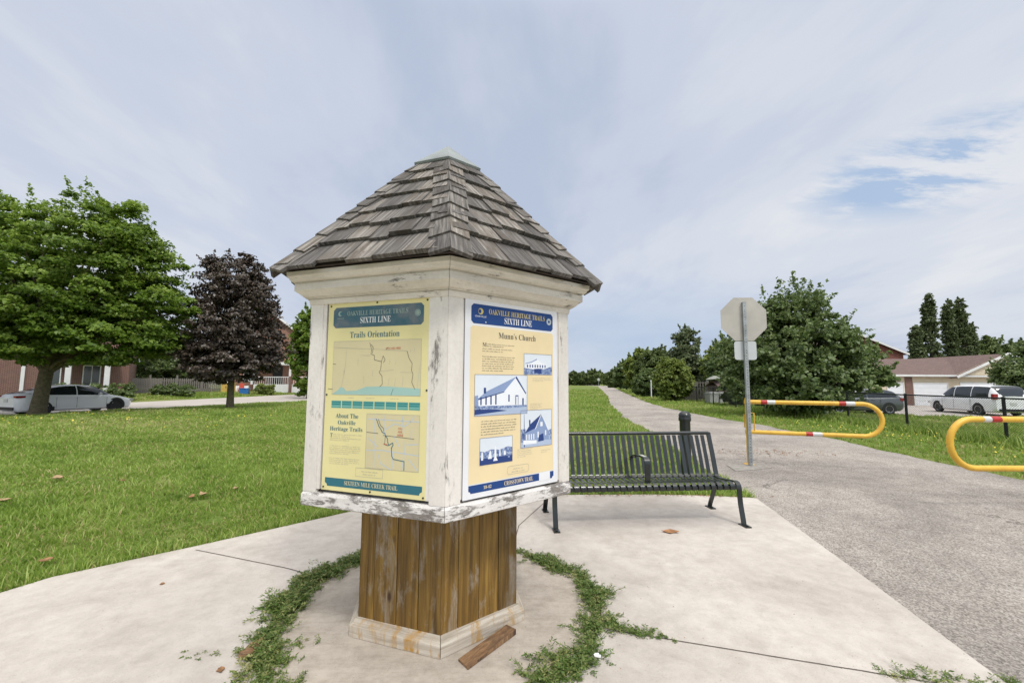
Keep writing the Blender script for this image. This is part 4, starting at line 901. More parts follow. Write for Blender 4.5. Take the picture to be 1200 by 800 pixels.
# local x to the right (0 = right end, negative = left), -y toward the street
mb=MB(); wallbox(mb,-12.6,0,0,9,-.5,5.2); wl=mb.build('wall',M['brown_brick'],hA)
mb=MB(); wallbox(mb,-30,-15.4,-1.2,9,-.5,5.2); mb.build('side_wall',M['brown_brick'],hA)
mb=MB(); gable_roof(mb,-30,0,0,9,5.2,8.2,'x'); mb.build('roof',M['grey_roof'],hA)
for xw,ww in ((-2.2,.9),(-4.4,.9),): window(hA,xw,0,.9,ww,1.5)
window(hA,-9.6,0,1.2,1.0,1.5)
mb=MB(); wallbox(mb,-5.95,-5.75,-.12,0,.0,3.0); mb.build('downspout',M['white_trim'],hA)
mb=MB()
for x in (-3.35,-1.2): wallbox(mb,x-.16,x+.16,-1.4,-1.08,0,2.7)
build_split(mb,'porch_column',M['white_trim'],hA)
mb=MB(); wallbox(mb,-4,-.6,-1.6,0,2.7,2.95); mb.build('porch_roof',M['white_trim'],hA)
mb=MB(); wallbox(mb,-14.4,-13.3,-.0,.05,-.2,2.2); mb.build('door',M['black_plastic'],hA)
mb=MB(); wallbox(mb,-15.3,-15.05,-1.7,-1.45,-.2,3.2)
for i in range(5): wallbox(mb,-15.0+i*.28,-14.96+i*.28,-1.6,-1.56,-.2,.85+i*.12)
mb.box((-14.4,-1.58,.98+.1),(1.4,.07,.07),Matrix.Rotation(R(-23),3,'Y')); mb.build('porch_railing',M['white_trim'],hA)
def hedge(name,label,p,rz,L,w,h,leaf,seed,n=120):
    o=empty(name,label,'hedge',p,rz); V,r,_=crown([(x,0,h*.5,L/8,w/2,h*.52) for x in np.linspace(-L/2,L/2,7)],n,60,.3,.7,.14,.6,.3,seed=seed); fast_mesh('foliage',V,4,M[leaf],o,r)
    mb=MB()
    for x in np.linspace(-L/2,L/2,7): mb.tube([(x,0,-.05),(x+.05,0,h*.6)],.03,6)
    mb.build('stems',M['dark_bark'],o); return o
hx,hy=at(112,462,dep=32)[:2]; hedge('hedge','dark clipped hedge under the brick house windows',(hx,hy,hz(hx,hy)),dirA+math.pi,3.6,1.0,1.25,'dark_leaf',81)
hx,hy=at(203,463,dep=38)[:2]; hedge('low_shrub','low dark shrub in front of the wooden fence',(hx,hy,hz(hx,hy)),.2,2.6,1.1,.95,'dark_leaf',82,80)
# grey wooden fence
fa=at(140,468,dep=38)[:2]; fb=at(262,463,dep=46)[:2]
wf=empty('wooden_fence','weathered grey picket board fence between the brick houses','fence',(fa[0],fa[1],hz(*fa)),math.atan2(fb[1]-fa[1],fb[0]-fa[0]))
L=math.dist(fa,fb); mb=MB(); pl=MB(); x=0; i=0
while x<L:
    wallbox(pl,x,x+.12,-.02,.0,.05,1.45+random.uniform(-.03,.03)); x+=.19 if x>3 else .135
for z in (.3,1.2): wallbox(mb,0,L,.002,.05,z,z+.09)
pl.build('boards',M['fence_wood'],wf); build_split(mb,'rail',M['fence_wood'],wf)
for k in range(5): mb=MB(); wallbox(mb,k*L/4-.07,k*L/4+.07,-.05,.09,0,1.75); mb.build('post',M['fence_wood'],wf)
# house B behind the purple maple
bx,by=at(333,463,dep=50)[:2]; zb_=hz(bx,by)
hB=empty('brick_house','orange brick house with grey roof and white front porch behind the purple maple','house',(bx,by,zb_),R(18))
mb=MB(); wallbox(mb,-5.5,2.2,0,9,-.5,6.1); gable_wall(mb,-5.5,2.2,0,6.1,9.1); mb.build('wall',M['orange_brick'],hB)
mb=MB(); wallbox(mb,2.21,11,1.2,10,-.5,5.6); mb.build('side_wall',M['red_brick'],hB)
mb=MB(); gable_roof(mb,-5.5,2.2,0,9,6.1,9.1,'y',.45); mb.build('roof',M['grey_roof'],hB)
mb=MB(); gable_roof(mb,2.6,11,1.2,10,5.6,8.9,'x',.3); mb.build('side_roof',M['grey_roof'],hB)
mb=MB()
for s in (-1,1):
    a=Vector((-1.65+s*4.3,-.47,5.70)); b_=Vector((-1.65,-.47,9.12)); mb.strip([a,b_],(0,1,0),.05,.22)
build_split(mb,'bargeboard',M['white_trim'],hB)
mb=MB(); wallbox(mb,-2.6,8,-2.2,-.02,-.3,.85); mb.build('porch_base',M['white_trim'],hB)
mb=MB(); wallbox(mb,-3,1.2,-2.4,-.02,3.0,3.3); mb.build('porch_roof',M['white_trim'],hB)
for xx in (-2.8,.9): mb=MB(); wallbox(mb,xx-.1,xx+.1,-2.2,-2.0,.85,3.0); mb.build('porch_column',M['white_trim'],hB)
mb=MB(); wallbox(mb,-2.5,8,-2.18,-2.1,1.62,1.7)
for i in range(50): wallbox(mb,-2.5+i*.21,-2.46+i*.21,-2.16,-2.12,.85,1.62)
mb.build('porch_railing',M['white_trim'],hB)
mb=MB(); wallbox(mb,.85,1.15,-2.32,-2.22,-.3,1.75); mb.build('brick_pier',M['brown_brick'],hB)
mb=MB(); wallbox(mb,-1.2,-.2,-.06,-.02,.85,2.9); mb.build('door',M['black_plastic'],hB)
window(hB,-3.6,0,1.2,1.0,1.4); window(hB,-2.4,0,3.9,1.1,1.0)
window(hB,4,1.2,1.3,1.1,1.4)
mb=MB(); wallbox(mb,2.2,2.4,5,5.2,8.0,9.6); mb.build('vent_pipe',M['galvanized'],hB)
mb=MB()
for i in range(5): wallbox(mb,-4.6,-3.0,-2.2-.28*(i+1),-2.2-.28*i,-.3,.7-.2*i)
mb.build('porch_steps',M['white_trim'],hB)
mb=MB(); mb.box((-4.9,-2.9,.9),(.08,1.9,.08),Matrix.Rotation(R(35),3,'X')); mb.build('stair_rail',M['white_trim'],hB)
# things in front of it
def yardbit(name,label,cat,px,py,dep,build):
    x,y=at(px,py,dep=dep)[:2]; o=empty(name,label,cat,(x,y,hz(x,y)),R(15)); build(o); return o
def cabinet(o):
    mb=MB(); mb.box((0,0,.5),(1.1,.7,1.0),r=.5); mb.build('body',M['yellow_plastic'],o)
    mb=MB(); mb.prism([(-.6,-.4),(.6,-.4),(.6,.4),(-.6,.4)],1.001,1.05); mb.build('lid',M['yellow_plastic'],o)
    mb=MB(); wallbox(mb,-.01,.01,-.36,-.351,.05,.95); wallbox(mb,-.14,-.08,-.375,-.352,.5,.65); mb.build('door_seam',M['black_plastic'],o)
yardbit('storage_cabinet','yellow storage cabinet seen behind the purple maple trunk','cabinet',268,463,45,cabinet)
def bluebin(o):
    mb=MB(); mb.box((0,0,.27),(.75,.5,.54),taper=-.12,r=0); mb.build('box',M['blue_plastic'],o); mb=MB(); mb.box((0,0,.56),(.9,.62,.04),r=0); mb.build('rim',M['blue_plastic'],o)
yardbit('recycling_box','blue recycling box in the yard right of the purple maple trunk','box',287,464,44,bluebin)
def redchair(o):
    mb=MB(); mb.box((0,0,.42),(.6,.55,.05),r=0); mb.build('seat',M['red_plastic'],o)
    mb=MB(); mb.box((0,.3,.85),(.6,.05,.85),Matrix.Rotation(R(-12),3,'X'),r=0); mb.build('backrest',M['red_plastic'],o)
    for sx_ in (-.26,.26):
        for sy_ in (-.22,.24): mb=MB(); mb.box((sx_,sy_,.2),(.05,.05,.4),r=0); mb.build('leg',M['red_plastic'],o)
    for sx_ in (-.31,.31): mb=MB(); mb.box((sx_,-.02,.62),(.08,.55,.03),r=0); mb.box((sx_,-.25,.5),(.04,.04,.24),r=0); mb.build('armrest',M['red_plastic'],o)
ch=yardbit('garden_chair','red garden chair on the lawn behind the purple maple','chair',283,455,46,redchair); ch.scale=(.75,.75,.75)
hx,hy=at(311,462,dep=45)[:2]; hedge('flowering_shrub','small green shrub by the white porch steps',(hx,hy,hz(hx,hy)),0,1.4,1.2,1.1,'light_leaf',84,60)

# ------------------------------------------------------------------ garage on the right
gxx,gyy=at(1044,474,dep=37)[:2]; gz=hz(gxx,gyy)
ga=empty('garage_block','cream garage block with brown shingle roof and white doors behind the minivan','garage',(gxx-3.2,gyy,gz),R(0))
GW=26; e0=at(1060,434.5,dep=37)[2]-gz; rdg=at(1060,415.5,dep=41)[2]-gz
mb=MB(); wallbox(mb,0,GW,0,9,-.5,e0); mb.build('wall',M['cream_siding'],ga)
mb=MB(); gable_roof(mb,.2,12.9,0,8,e0+.1,rdg,'x',.35,.1); mb.build('roof',M['brown_roof'],ga)
# front gable at right
q0=at(1124,433,dep=36.5)[0]-(gxx-3.2); q1=q0+8.4; zr_=rdg+.25
mb=MB(); mb.face([(q0,-.35,e0+.02),(q1,-.35,e0+.02),((q0+q1)/2,-.35,zr_)]); mb.face([(q1,-.2,e0+.02),(q0,-.2,e0+.02),((q0+q1)/2,-.2,zr_)]); mb.build('gable_wall',M['cream_siding'],ga)
mb=MB(); gable_roof(mb,q0,q1,-.35,8,e0,zr_,'y',.3,.12); mb.build('gable_roof',M['brown_roof'],ga)
mb=MB()
for s in (-1,1): mb.strip([((q0+q1)/2+s*(q1-q0+.6)/2,-.66,e0-.16),((q0+q1)/2,-.66,zr_-.02)],(0,1,0),.05,.18)
build_split(mb,'bargeboard',M['white_trim'],ga)
mb=MB(); wallbox(mb,-.1,q0-.1,-.42,-.32,e0-.12,e0+.04); wallbox(mb,q0-.1,q1,-.42,-.30,e0-.14,e0-.0); build_split(mb,'fascia',M['white_trim'],ga)
mb=MB(); xb=at(1062.5,450,dep=36.9)[0]-(gxx-3.2); xb2=at(1071,450,dep=36.9)[0]-(gxx-3.2); wallbox(mb,xb,xb2,-.06,-.001,-.3,e0-.15); mb.build('brick_pier',M['brown_brick'],ga)
def gdoor(pa,pb,ztp):
    xa=at(pa,450,dep=36.9)[0]-(gxx-3.2); xb=at(pb,450,dep=36.9)[0]-(gxx-3.2); zt=at(pa,ztp,dep=36.9)[2]-gz
    mb=MB(); n=5
    for i in range(n): wallbox(mb,xa,xb,-.03,-.001,zt*i/n+.01,zt*(i+1)/n)
    d=mb.build('garage_door',M['garage_white'],ga); mb=MB(); wallbox(mb,xa-.08,xa-.01,-.05,-.001,0,zt+.1); wallbox(mb,xb+.01,xb+.08,-.05,-.001,0,zt+.1); wallbox(mb,xa-.01,xb+.01,-.05,-.001,zt+.01,zt+.1); mb.build('door_frame',M['white_trim'],d)
gdoor(1042,1060,444.5); gdoor(1073,1112,444.5); gdoor(1128,1171,443.5); gdoor(1180,1215,443.5)
# brick house behind
cx_,cy_=at(1030,470,dep=47)[:2]; hC=empty('brick_house','red brick gabled house behind the left end of the garage','house',(cx_,cy_,hz(cx_,cy_)))
zg=at(1060,404,dep=47)[2]; zt_=at(1024,388,dep=47)[2]
W2=at(1058,404,dep=47)[0]-cx_; mb=MB(); wallbox(mb,-8.,W2,0,9,-.5,zg); gable_wall(mb,-8.,W2,0,zg,zg+2.2); mb.build('wall',M['red_brick'],hC)
mb=MB(); gable_roof(mb,-8.,W2,0,9,zg,zg+2.2,'y',.35); mb.build('roof',M['brown_roof'],hC)
mb=MB(); mb.strip([(W2+.35,-.38,zg-.22),((-8+W2)/2,-.38,zg+2.18)],(0,1,0),.05,.2); mb.strip([(-8.35,-.38,zg-.22),((-8+W2)/2,-.38,zg+2.18)],(0,1,0),.05,.2); build_split(mb,'bargeboard',M['white_trim'],hC)
mb=MB(); xq=at(1068,406,dep=47)[0]-cx_; wallbox(mb,W2+.1,xq,2,4,1,zg-.2); mb.build('chimney',M['red_brick'],hC); window(hC,-2.5,0,3.2,1.2,1.2)

# ------------------------------------------------------------------ backyard bits by the trail
fx0=at(800,470,dep=35)[:2]; fx1=at(846,468,dep=33)[:2]
wf2=empty('board_fence','grey privacy board fence with open slats beyond the right verge','fence',(fx0[0],fx0[1],0),math.atan2(fx1[1]-fx0[1],fx1[0]-fx0[0]))
L=math.dist(fx0,fx1); pl=MB(); x=0
while x<L:
    gapy=1.2<x<2.4; wallbox(pl,x,x+(.08 if gapy else .13),-.02,0,.05,1.5); x+=.2 if gapy else .137
pl.build('boards',M['fence_wood'],wf2)
for k in range(4): mb=MB(); wallbox(mb,k*L/3-.06,k*L/3+.06,.002,.12,0,1.6); mb.build('post',M['fence_wood'],wf2)
mb=MB(); wallbox(mb,0,L,.001,.04,1.38,1.46); wallbox(mb,0,L,.001,.04,.3,.38); build_split(mb,'rail',M['fence_wood'],wf2)
def bin_at(px,lb,w):
    x,y=at(px,470,dep=30.5)[:2]; o=empty('storage_bin',lb,'bin',(x,y,hz(x,y)),R(8),'pale bins in the backyard')
    mb=MB(); mb.box((0,0,.33),(w,.6,.66),taper=-.10,r=0); mb.build('body',M['plastic_bin'],o)
    mb=MB(); mb.prism(rrect(w*1.17,.74,.06),.662,.72); mb.prism(rrect(w*1.05,.6,.06),.72,.80); mb.build('lid',M['plastic_bin'],o)
bin_at(835,'larger pale lidded bin by the grey board fence',.62); bin_at(845,'smaller pale lidded bin right of the larger one',.40)
ux,uy=at(842,465,dep=31.5)[:2]; um=empty('patio_umbrella','faded tilted patio umbrella on a curved pole above the pale bins','umbrella',(ux,uy,hz(ux,uy)))
mb=MB(); mb.tube(smoothpath([(.15,0,0),(.15,0,1.0),(.05,0,1.6),(-.3,0,1.85)],4),.03,8); mb.build('pole',M['umbrella_cloth'],um,smooth=True)
mb=MB(); mb.lathe([(.0,.16),(.3,.10),(.62,-.04),(.60,-.06),(0,.10)],(-.2,0,1.80),8,Matrix.Rotation(R(-8),3,'Y')); mb.build('canopy',M['umbrella_cloth'],um)
x,y=at(856,470,dep=31)[:2]; sh=empty('garden_shed','low brown garden shed right of the pale bins','shed',(x,y,hz(x,y)),R(5))
mb=MB(); mb.box((0,.8,.6),(1.5,1.5,1.4),r=.3); mb.build('wall',M['brown_shed'],sh); mb=MB(); gable_roof(mb,-.75,.75,.05,1.55,1.3,1.65,'x',.12,.05); mb.build('roof',M['brown_roof'],sh); mb=MB(); wallbox(mb,-.3,.3,.0,.045,0,1.15); mb.build('door',M['fence_wood'],sh)
x,y=at(764,462,dep=40)[:2]; tp=empty('marker_post','slim white post at the verge beside the light green shrub','post',(x,y,hz(x,y)))
mb=MB(); mb.tube([(0,0,0),(0,0,1.5)],.05,8); mb.build('post',M['white_trim'],tp); mb=MB(); mb.lathe([(.07,1.5),(.07,1.56),(0,1.62)],n=8); mb.build('cap',M['white_trim'],tp)
x,y=at(716.5,452,dep=120)[:2]; tp=empty('marker_post','tiny white post at the far end of the trail','post',(x,y,0)); mb=MB(); mb.tube([(0,0,0),(0,0,1.1)],.14,8); mb.build('post',M['white_trim'],tp); mb=MB(); mb.lathe([(.18,1.1),(.18,1.2),(0,1.3)],n=8); mb.build('cap',M['white_trim'],tp)
x,y=at(702,450,dep=140)[:2]; ts=empty('trail_marker_sign','tiny pale trail sign at the far bend of the path','sign',(x,y,0)); mb=MB(); mb.tube([(0,0,0),(0,0,2.2)],.08,6); mb.build('post',M['galvanized'],ts); mb=MB(); mb.box((0,-.1,2.0),(.7,.03,.8)); mb.build('plate',M['sign_plate'],ts)

# ------------------------------------------------------------------ cars
def car(name,label,loc,heading,L,W,HT,key,paint,rim,wheels,tail,wr=.33,group=None,glass=(.3,.7),pill=(),clad=False):
    """key: stations (x, z_belt, z_top, half width) from rear (0) to front (L)"""
    o=empty(name,label,'car',loc,heading,group)
    k=np.array(key,float); N=96; X=np.linspace(0,L,N); ZB=np.interp(X,k[:,0],k[:,1]); ZT=np.interp(X,k[:,0],k[:,2]); HW=np.interp(X,k[:,0],k[:,3])
    ker=np.array([1,2,3,2,1])/9
    for A in (ZB,ZT,HW):
        p=np.pad(A,2,mode='edge'); A[:]=np.convolve(p,ker,'valid')
    low=.20; J=[]
    rows=[]
    for i in range(N):
        zb,zt,hw=ZB[i],max(ZT[i],ZB[i]+.015),HW[i]; gh=zt-zb; e=min(i,N-1-i)/4.; lo=low+.10*max(0,1-e)
        q=min(1,gh/.35)
        pts=[(0,lo),(hw*.86,lo),(hw*.97,lo+.07),(hw,.48),(hw*1.0,.62),(hw*.985,zb-.10),(hw*.955,zb-.02),(hw*.935,zb),
             (hw*.935-.03*q-(1-q)*.12,zb+gh*.33),(hw*.935-.10*q-(1-q)*.2,zb+gh*.66),(hw*.935-.19*q-(1-q)*.28,zb+gh*.90),(hw*.66-.1*(1-q),zt-.012*q),(hw*.35,zt+.004),(0,zt+.01)]
        rows.append(pts)
    rows=np.array(rows) # N,14,2
    x0=-L/2
    Vg=np.zeros((N,27,3))
    for j in range(14):
        Vg[:,j,0]=X+x0; Vg[:,j,1]=-rows[:,j,0]; Vg[:,j,2]=rows[:,j,1]
        jj=26-j; Vg[:,jj,0]=X+x0; Vg[:,jj,1]=rows[:,j,0]; Vg[:,jj,2]=rows[:,j,1]
    du=np.gradient(Vg,axis=0); dv=np.roll(Vg,-1,axis=1)-np.roll(Vg,1,axis=1); dv[:,0]=Vg[:,1]-Vg[:,0]; dv[:,26]=Vg[:,26]-Vg[:,25]
    NG=unit(np.cross(du,dv)); cen=Vg*np.array([1,0,0])+np.array([0,0,.6]); NG*=np.sign(((Vg-cen)*NG).sum(-1,keepdims=True)+1e-9)
    def build_patch(sel,nm,mat,off,parent=o):
        mb=MB()
        for i,j in sel: mb.face([Vector(Vg[p]+NG[p]*off) for p in ((i,j),(i,j+1),(i+1,j+1),(i+1,j))])
        return build_split(mb,nm,mat,parent,smooth=True) if mb.f else None
    mb=MB()
    for i in range(N-1):
        for j in range(26): mb.face([Vg[i,j],Vg[i,j+1],Vg[i+1,j+1],Vg[i+1,j]])
    mb.face([Vg[0,j] for j in range(26)]); mb.face([Vg[N-1,j] for j in range(26)][::-1])
    body=mb.build('body',M[paint],o,smooth=True)
    for wx in wheels:
        for s in (-1,1):
            hh=float(np.interp(wx,X,HW)); rr=wr+.06; zc=wr+.01; poly=[(rr*math.cos(t),rr*math.sin(t)) for t in np.linspace(R(-22),R(202),30)]
            mb=MB(); mb.prism(poly if s<0 else [(-p,q) for p,q in poly][::-1],-.06,.004,Matrix.Translation((wx+x0,s*hh,zc))@Matrix.Rotation(R(90)*(-s),4,'X')@Matrix.Scale(-1 if s>0 else 1,4,(0,1,0))); mb.build('wheel_arch',M['black_plastic'],o)
    g0,g1=glass
    side=[];ws=[];rw=[]
    for i in range(N-1):
        xm=(X[i]+X[i+1])/2; gh=(ZT[i]+ZT[i+1])/2-(ZB[i]+ZB[i+1])/2
        pil=any(abs(xm-p)<.028 for p in pill)
        if g0<xm<g1 and gh>.10 and not pil:
            for j in (7,8,9): side+= [(i,j),(i,25-j)]
        slope=(ZT[i+1]-ZT[i])/(X[i+1]-X[i])
        if abs(slope)>.22 and gh>.03:
            (rw if slope>0 else ws).extend([(i,j) for j in (11,12,13,14)]+([(i,10),(i,15)] if gh>.2 else []))
    build_patch(side,'side_window',M['dark_glass'],.006); 
    if ws: build_patch(ws,'windscreen',M['dark_glass'],.006)
    if rw: build_patch(rw,'rear_window',M['dark_glass'],.006)
    for wx in wheels:
        for s in (-1,1):
            A=Matrix.Rotation(R(-90)*s,3,'X'); c=(wx+x0,s*(float(np.interp(wx,X,HW))-.088),wr)
            mb=MB(); mb.lathe([(wr-.11,.0),(wr-.11,.095),(wr-.09,.105),(wr-.02,.10),(wr,.075),(wr,-.075),(wr-.02,-.1),(wr-.11,-.1)],c,28,A); ty=mb.build('wheel',M['tyre_rubber'],o,smooth=True)
            mb=MB(); mb.lathe([(0,.075),(.05,.08),(.06,.06)],c,16,A); mb.lathe([(wr-.105,.10),(wr-.13,.095),(wr-.14,.06)],c,28,A)
            for q in range(5):
                a=2*math.pi*q/5; dv=A@Vector((math.cos(a),math.sin(a),0)); ax_=A@Vector((0,0,1)); m_=Matrix((dv,ax_.cross(dv),ax_)).transposed()
                mb.box(Vector(c)+dv*(wr-.08)/2+ax_*.075,(wr-.11,.075,.02),m_,r=0)
            mb.build('rim',M[rim],ty)
            mb=MB(); mb.lathe([(0,.03),(wr-.11,.03)],c,20,A); mb.build('brake_disc',M['black_plastic'],ty)
    # door seams, handles, mirrors
    sm_=MB()
    hw=float(np.interp(L/2,X,HW))
    for s in (-1,1):
        for xs_ in [wheels[0]+.45]+list(pill)+[wheels[1]-.42]:
            hh=float(np.interp(xs_,X,HW)); zb=float(np.interp(xs_,X,ZB)); sm_.box((xs_+x0,s*(hh+.001),.30+(zb-.38)/2),(.008,.008,zb-.42),r=0)
    sm_.build('door_seams',M['black_plastic'],o)
    for s in (-1,1):
        for p_ in (pill[0]-.25,pill[-1]+.75) if pill else ():
            zb=float(np.interp(p_,X,ZB)); mb=MB(); mb.box((p_+x0,s*(hw+.006),zb-.12),(.18,.018,.022),r=0); mb.build('door_handle',M[paint],o)
        mx_=g1-.45; zb=float(np.interp(mx_,X,ZB)); mb=MB(); mb.lathe([(0,-.09),(.06,-.08),(.075,0),(.06,.08),(0,.09)],(mx_+x0,s*(hw+.06),zb+.06),10,Matrix.Rotation(R(90),3,'X')); mb.build('mirror',M[paint] if not clad else M['black_plastic'],o,smooth=True)
    for s in (-1,1):
        t=tail; mb=MB(); hh=float(np.interp(t[0],X,HW)); zc=(t[2]+t[3])/2
        mb.box((t[0]/2+x0-.006,s*(hh-.105+ .01),zc),(t[0]+.02,.21,t[3]-t[2]),r=0); mb.build('tail_light',M['lamp_red'],o)
        mb=MB(); mb.box((L-.10+x0,s*(float(HW[-6])-.16),.62),(.16,.26,.12),r=0); mb.build('headlight',M['white_tape'],o)
    mb=MB(); mb.box((x0-.004,0,.36),(.03,W*.72,.14),r=0); mb.build('rear_bumper_insert',M['black_plastic'],o)
    mb=MB(); mb.box((x0-.014,0,.72),(.012,.32,.16),r=0); mb.build('number_plate',M['white_tape'],o)
    return o
# white fastback sedan
hd=math.atan2(.942,.335); cx1,cy1=-22.62,22.4
car('sedan_car','white fastback sedan with black wheels parked on the street behind the green maple',(cx1,cy1,hz(cx1,cy1)+.03),hd,4.70,1.85,1.44,
    [(0,.80,.80,.62),(.10,.98,1.00,.76),(.35,1.03,1.09,.85),(.75,1.00,1.17,.90),(1.15,.97,1.31,.92),(1.7,.955,1.42,.925),(2.25,.94,1.445,.925),(2.8,.925,1.38,.925),(3.2,.915,1.22,.92),(3.62,.90,.93,.915),(4.1,.80,.82,.90),(4.45,.70,.71,.82),(4.62,.60,.61,.68),(4.70,.52,.53,.5)],
    'car_white','rim_dark',(.92,3.80),(.30,0,.86,.95),.345,glass=(.75,3.5),pill=(2.15,))
# white minivan
vx,vy=29.03,27.35
car('minivan_car','white minivan parked in the driveway in front of the garage',(vx,vy,hz(vx,vy)+.02),R(80),5.1,1.98,1.75,
    [(0,1.02,1.04,.80),(.06,1.05,1.35,.88),(.22,1.05,1.66,.95),(.45,1.05,1.74,.985),(1.2,1.04,1.77,.99),(2.4,1.02,1.76,.99),(3.1,1.01,1.70,.99),(3.55,1.00,1.46,.98),(4.05,.98,1.04,.97),(4.6,.86,.88,.94),(4.95,.72,.73,.84),(5.1,.55,.56,.6)],
    'car_white','rim_silver',(1.02,4.08),(.16,0,.98,1.28),.335,glass=(.35,3.9),pill=(1.55,2.75))
gx_,gy_=at(1002,480,dep=26.5)[:2]
car('hatchback_car','grey car parked under the bushy tree, its red tail light at the right',(gx_+.3,gy_+.4,hz(gx_,gy_)+.02),R(172),4.5,1.82,1.5,
    [(0,.95,.97,.78),(.10,1.0,1.12,.86),(.45,1.0,1.36,.90),(.9,.98,1.47,.91),(1.8,.96,1.50,.91),(2.5,.95,1.46,.91),(2.95,.94,1.2,.91),(3.3,.92,.96,.90),(3.9,.84,.86,.88),(4.35,.68,.69,.76),(4.5,.52,.53,.5)],
    'car_grey','rim_silver',(.85,3.55),(.2,0,.80,.98),.32,glass=(.4,3.2),pill=(1.95,))

# ------------------------------------------------------------------ grass blades
def blocked(x,y):
    b=pip(x,y,slab_poly); tl=np.interp(y,TA[:,1],TA[:,0]); trr=np.interp(y,TB[:,1],TB[:,0]); b|=(x>tl+.0)&(x<trr)&(y>-4)
    b|=(x>23.4)&(y>25)&(y<50)
    s=sdist(x,y); b|=(s>-.15)&(s<12)&(x<-9)
    return b
def blades(name,n,d0,d1,th0,th1,label,hmul=1.,expo=.72,seed=3,mask=None,dry=.1):
    g=np.random.default_rng(seed); u=g.random(n); d=(d0**expo+u*(d1**expo-d0**expo))**(1/expo); th=g.uniform(R(th0),R(th1),n)
    # gather into tufts
    x=np.sin(th)*d; y=np.cos(th)*d; nt=max(1,n//9); ti=g.integers(0,nt,n); x=x[ti]+g.normal(size=n)*.018*(1+d[ti]*.12); y=y[ti]+g.normal(size=n)*.018*(1+d[ti]*.12); tone=g.random(n)[ti]
    ok=~blocked(x,y)
    if mask is not None: ok&=mask(x,y)
    x,y,tone=x[ok],y[ok],tone[ok]; n=len(x); d=np.hypot(x,y); z=H(x,y)
    patch=.5+.5*np.sin(x*1.1+np.sin(y*.9)*1.5)*np.sin(y*1.3+np.cos(x*.7)*1.7)
    p2=.5+.5*np.sin(x*2.7+1.3*np.sin(y*2.1+x*.6))*np.sin(y*2.9+1.1*np.cos(x*1.7)); p3=.5+.5*np.sin(x*.33+1.9+.8*np.sin(y*.5))*np.cos(y*.62+.7*np.sin(x*.4))
    h=hmul*.74*(.03+.062*g.random(n)**1.6)*(.55+.6*patch+.55*p2**2)*(1+.02*d); w=.0017*(1+.27*d+.005*d*d)*g.uniform(.7,1.3,n)
    a=g.uniform(0,2*np.pi,n); lean=g.uniform(.2,1.1,n)*h; la=g.uniform(0,2*np.pi,n)
    dx,dy=np.cos(a)*w,np.sin(a)*w; lx,ly=np.cos(la)*lean,np.sin(la)*lean
    b0=np.stack([x-dx,y-dy,z-.005],1); b1=np.stack([x+dx,y+dy,z-.005],1); m0=np.stack([x-dx*.8+lx*.35,y-dy*.8+ly*.35,z+h*.6],1); m1=np.stack([x+dx*.8+lx*.35,y+dy*.8+ly*.35,z+h*.6],1); t0=np.stack([x+lx-dx*.15,y+ly-dy*.15,z+h],1); t1=np.stack([x+lx+dx*.15,y+ly+dy*.15,z+h],1)
    V=np.stack([b0,b1,m1,m0,t1,t0],1).reshape(-1,3); i=np.arange(n)*6; I=np.concatenate([np.stack([i,i+1,i+2,i+3],1),np.stack([i+3,i+2,i+4,i+5],1)])
    r=np.clip(tone*.30+g.random(n)*.40+.26*p2+.20*p3-.12,0,1); r=np.concatenate([r*.85,np.minimum(1,r*1.05)])
    o=fast_mesh(name,V,4,[M['blade'],M['dry_blade']],idx=I,rnd=r)
    dr=(g.random(n)<dry*(.25+1.0*(1-patch)+2.6*np.maximum(0,p3-.62)*2)).astype(np.int32); o.data.polygons.foreach_set('material_index',np.concatenate([dr,dr]))
    return tag(o,label,'grass',kind='stuff')
blades('lawn_grass',600000,2.3,60,-56,-4,'mown green grass of the lawn left of the kiosk',seed=3,dry=.14)
blades('verge_grass',300000,5.2,75,-4,54,'uneven green grass behind the bench and along the trail',1.15,seed=4,dry=.16)
# taller fringe at the slab edge and along the fence
def along(P,n,spread,seed):
    g=np.random.default_rng(seed); P=np.array(densify(P,.1)); k=g.integers(0,len(P),n); return P[k,0]+g.normal(size=n)*spread,P[k,1]+g.normal(size=n)*spread
def fringe(name,P,n,spread,hm,seed,label,filt=True):
    g=np.random.default_rng(seed); x,y=along(P,n,spread,seed)
    if filt: ok=~blocked(x,y); x,y=x[ok],y[ok]
    n=len(x); z=H(x,y); h=hm*g.uniform(.3,1,n)**1.3; w=.0028*(1+.25*np.hypot(x,y))*g.uniform(.7,1.3,n)*.8; a=g.uniform(0,6.28,n); la=g.uniform(0,6.28,n); ln=h*g.uniform(.1,.9,n)
    dx,dy=np.cos(a)*w,np.sin(a)*w; lx,ly=np.cos(la)*ln,np.sin(la)*ln
    V=np.stack([np.stack([x-dx,y-dy,z],1),np.stack([x+dx,y+dy,z],1),np.stack([x+dx*.7+lx*.4,y+dy*.7+ly*.4,z+h*.65],1),np.stack([x-dx*.7+lx*.4,y-dy*.7+ly*.4,z+h*.65],1),np.stack([x+lx+dx*.1,y+ly+dy*.1,z+h],1),np.stack([x+lx-dx*.1,y+ly-dy*.1,z+h],1)],1).reshape(-1,3)
    i=np.arange(n)*6; I=np.concatenate([np.stack([i,i+1,i+2,i+3],1),np.stack([i+3,i+2,i+4,i+5],1)]); r=g.random(n)
    return tag(fast_mesh(name,V,4,M['blade'],idx=I,rnd=np.concatenate([r,r])),label,'grass',kind='stuff')
fringe('edge_grass',slab_back,9000,.06,.12,5,'longer grass growing along the back edge of the concrete slab')
fringe('fence_grass',fpts[:7],16000,.28,.32,6,'tall weeds and grass along the foot of the chain link fence')
g=np.random.default_rng(9); 
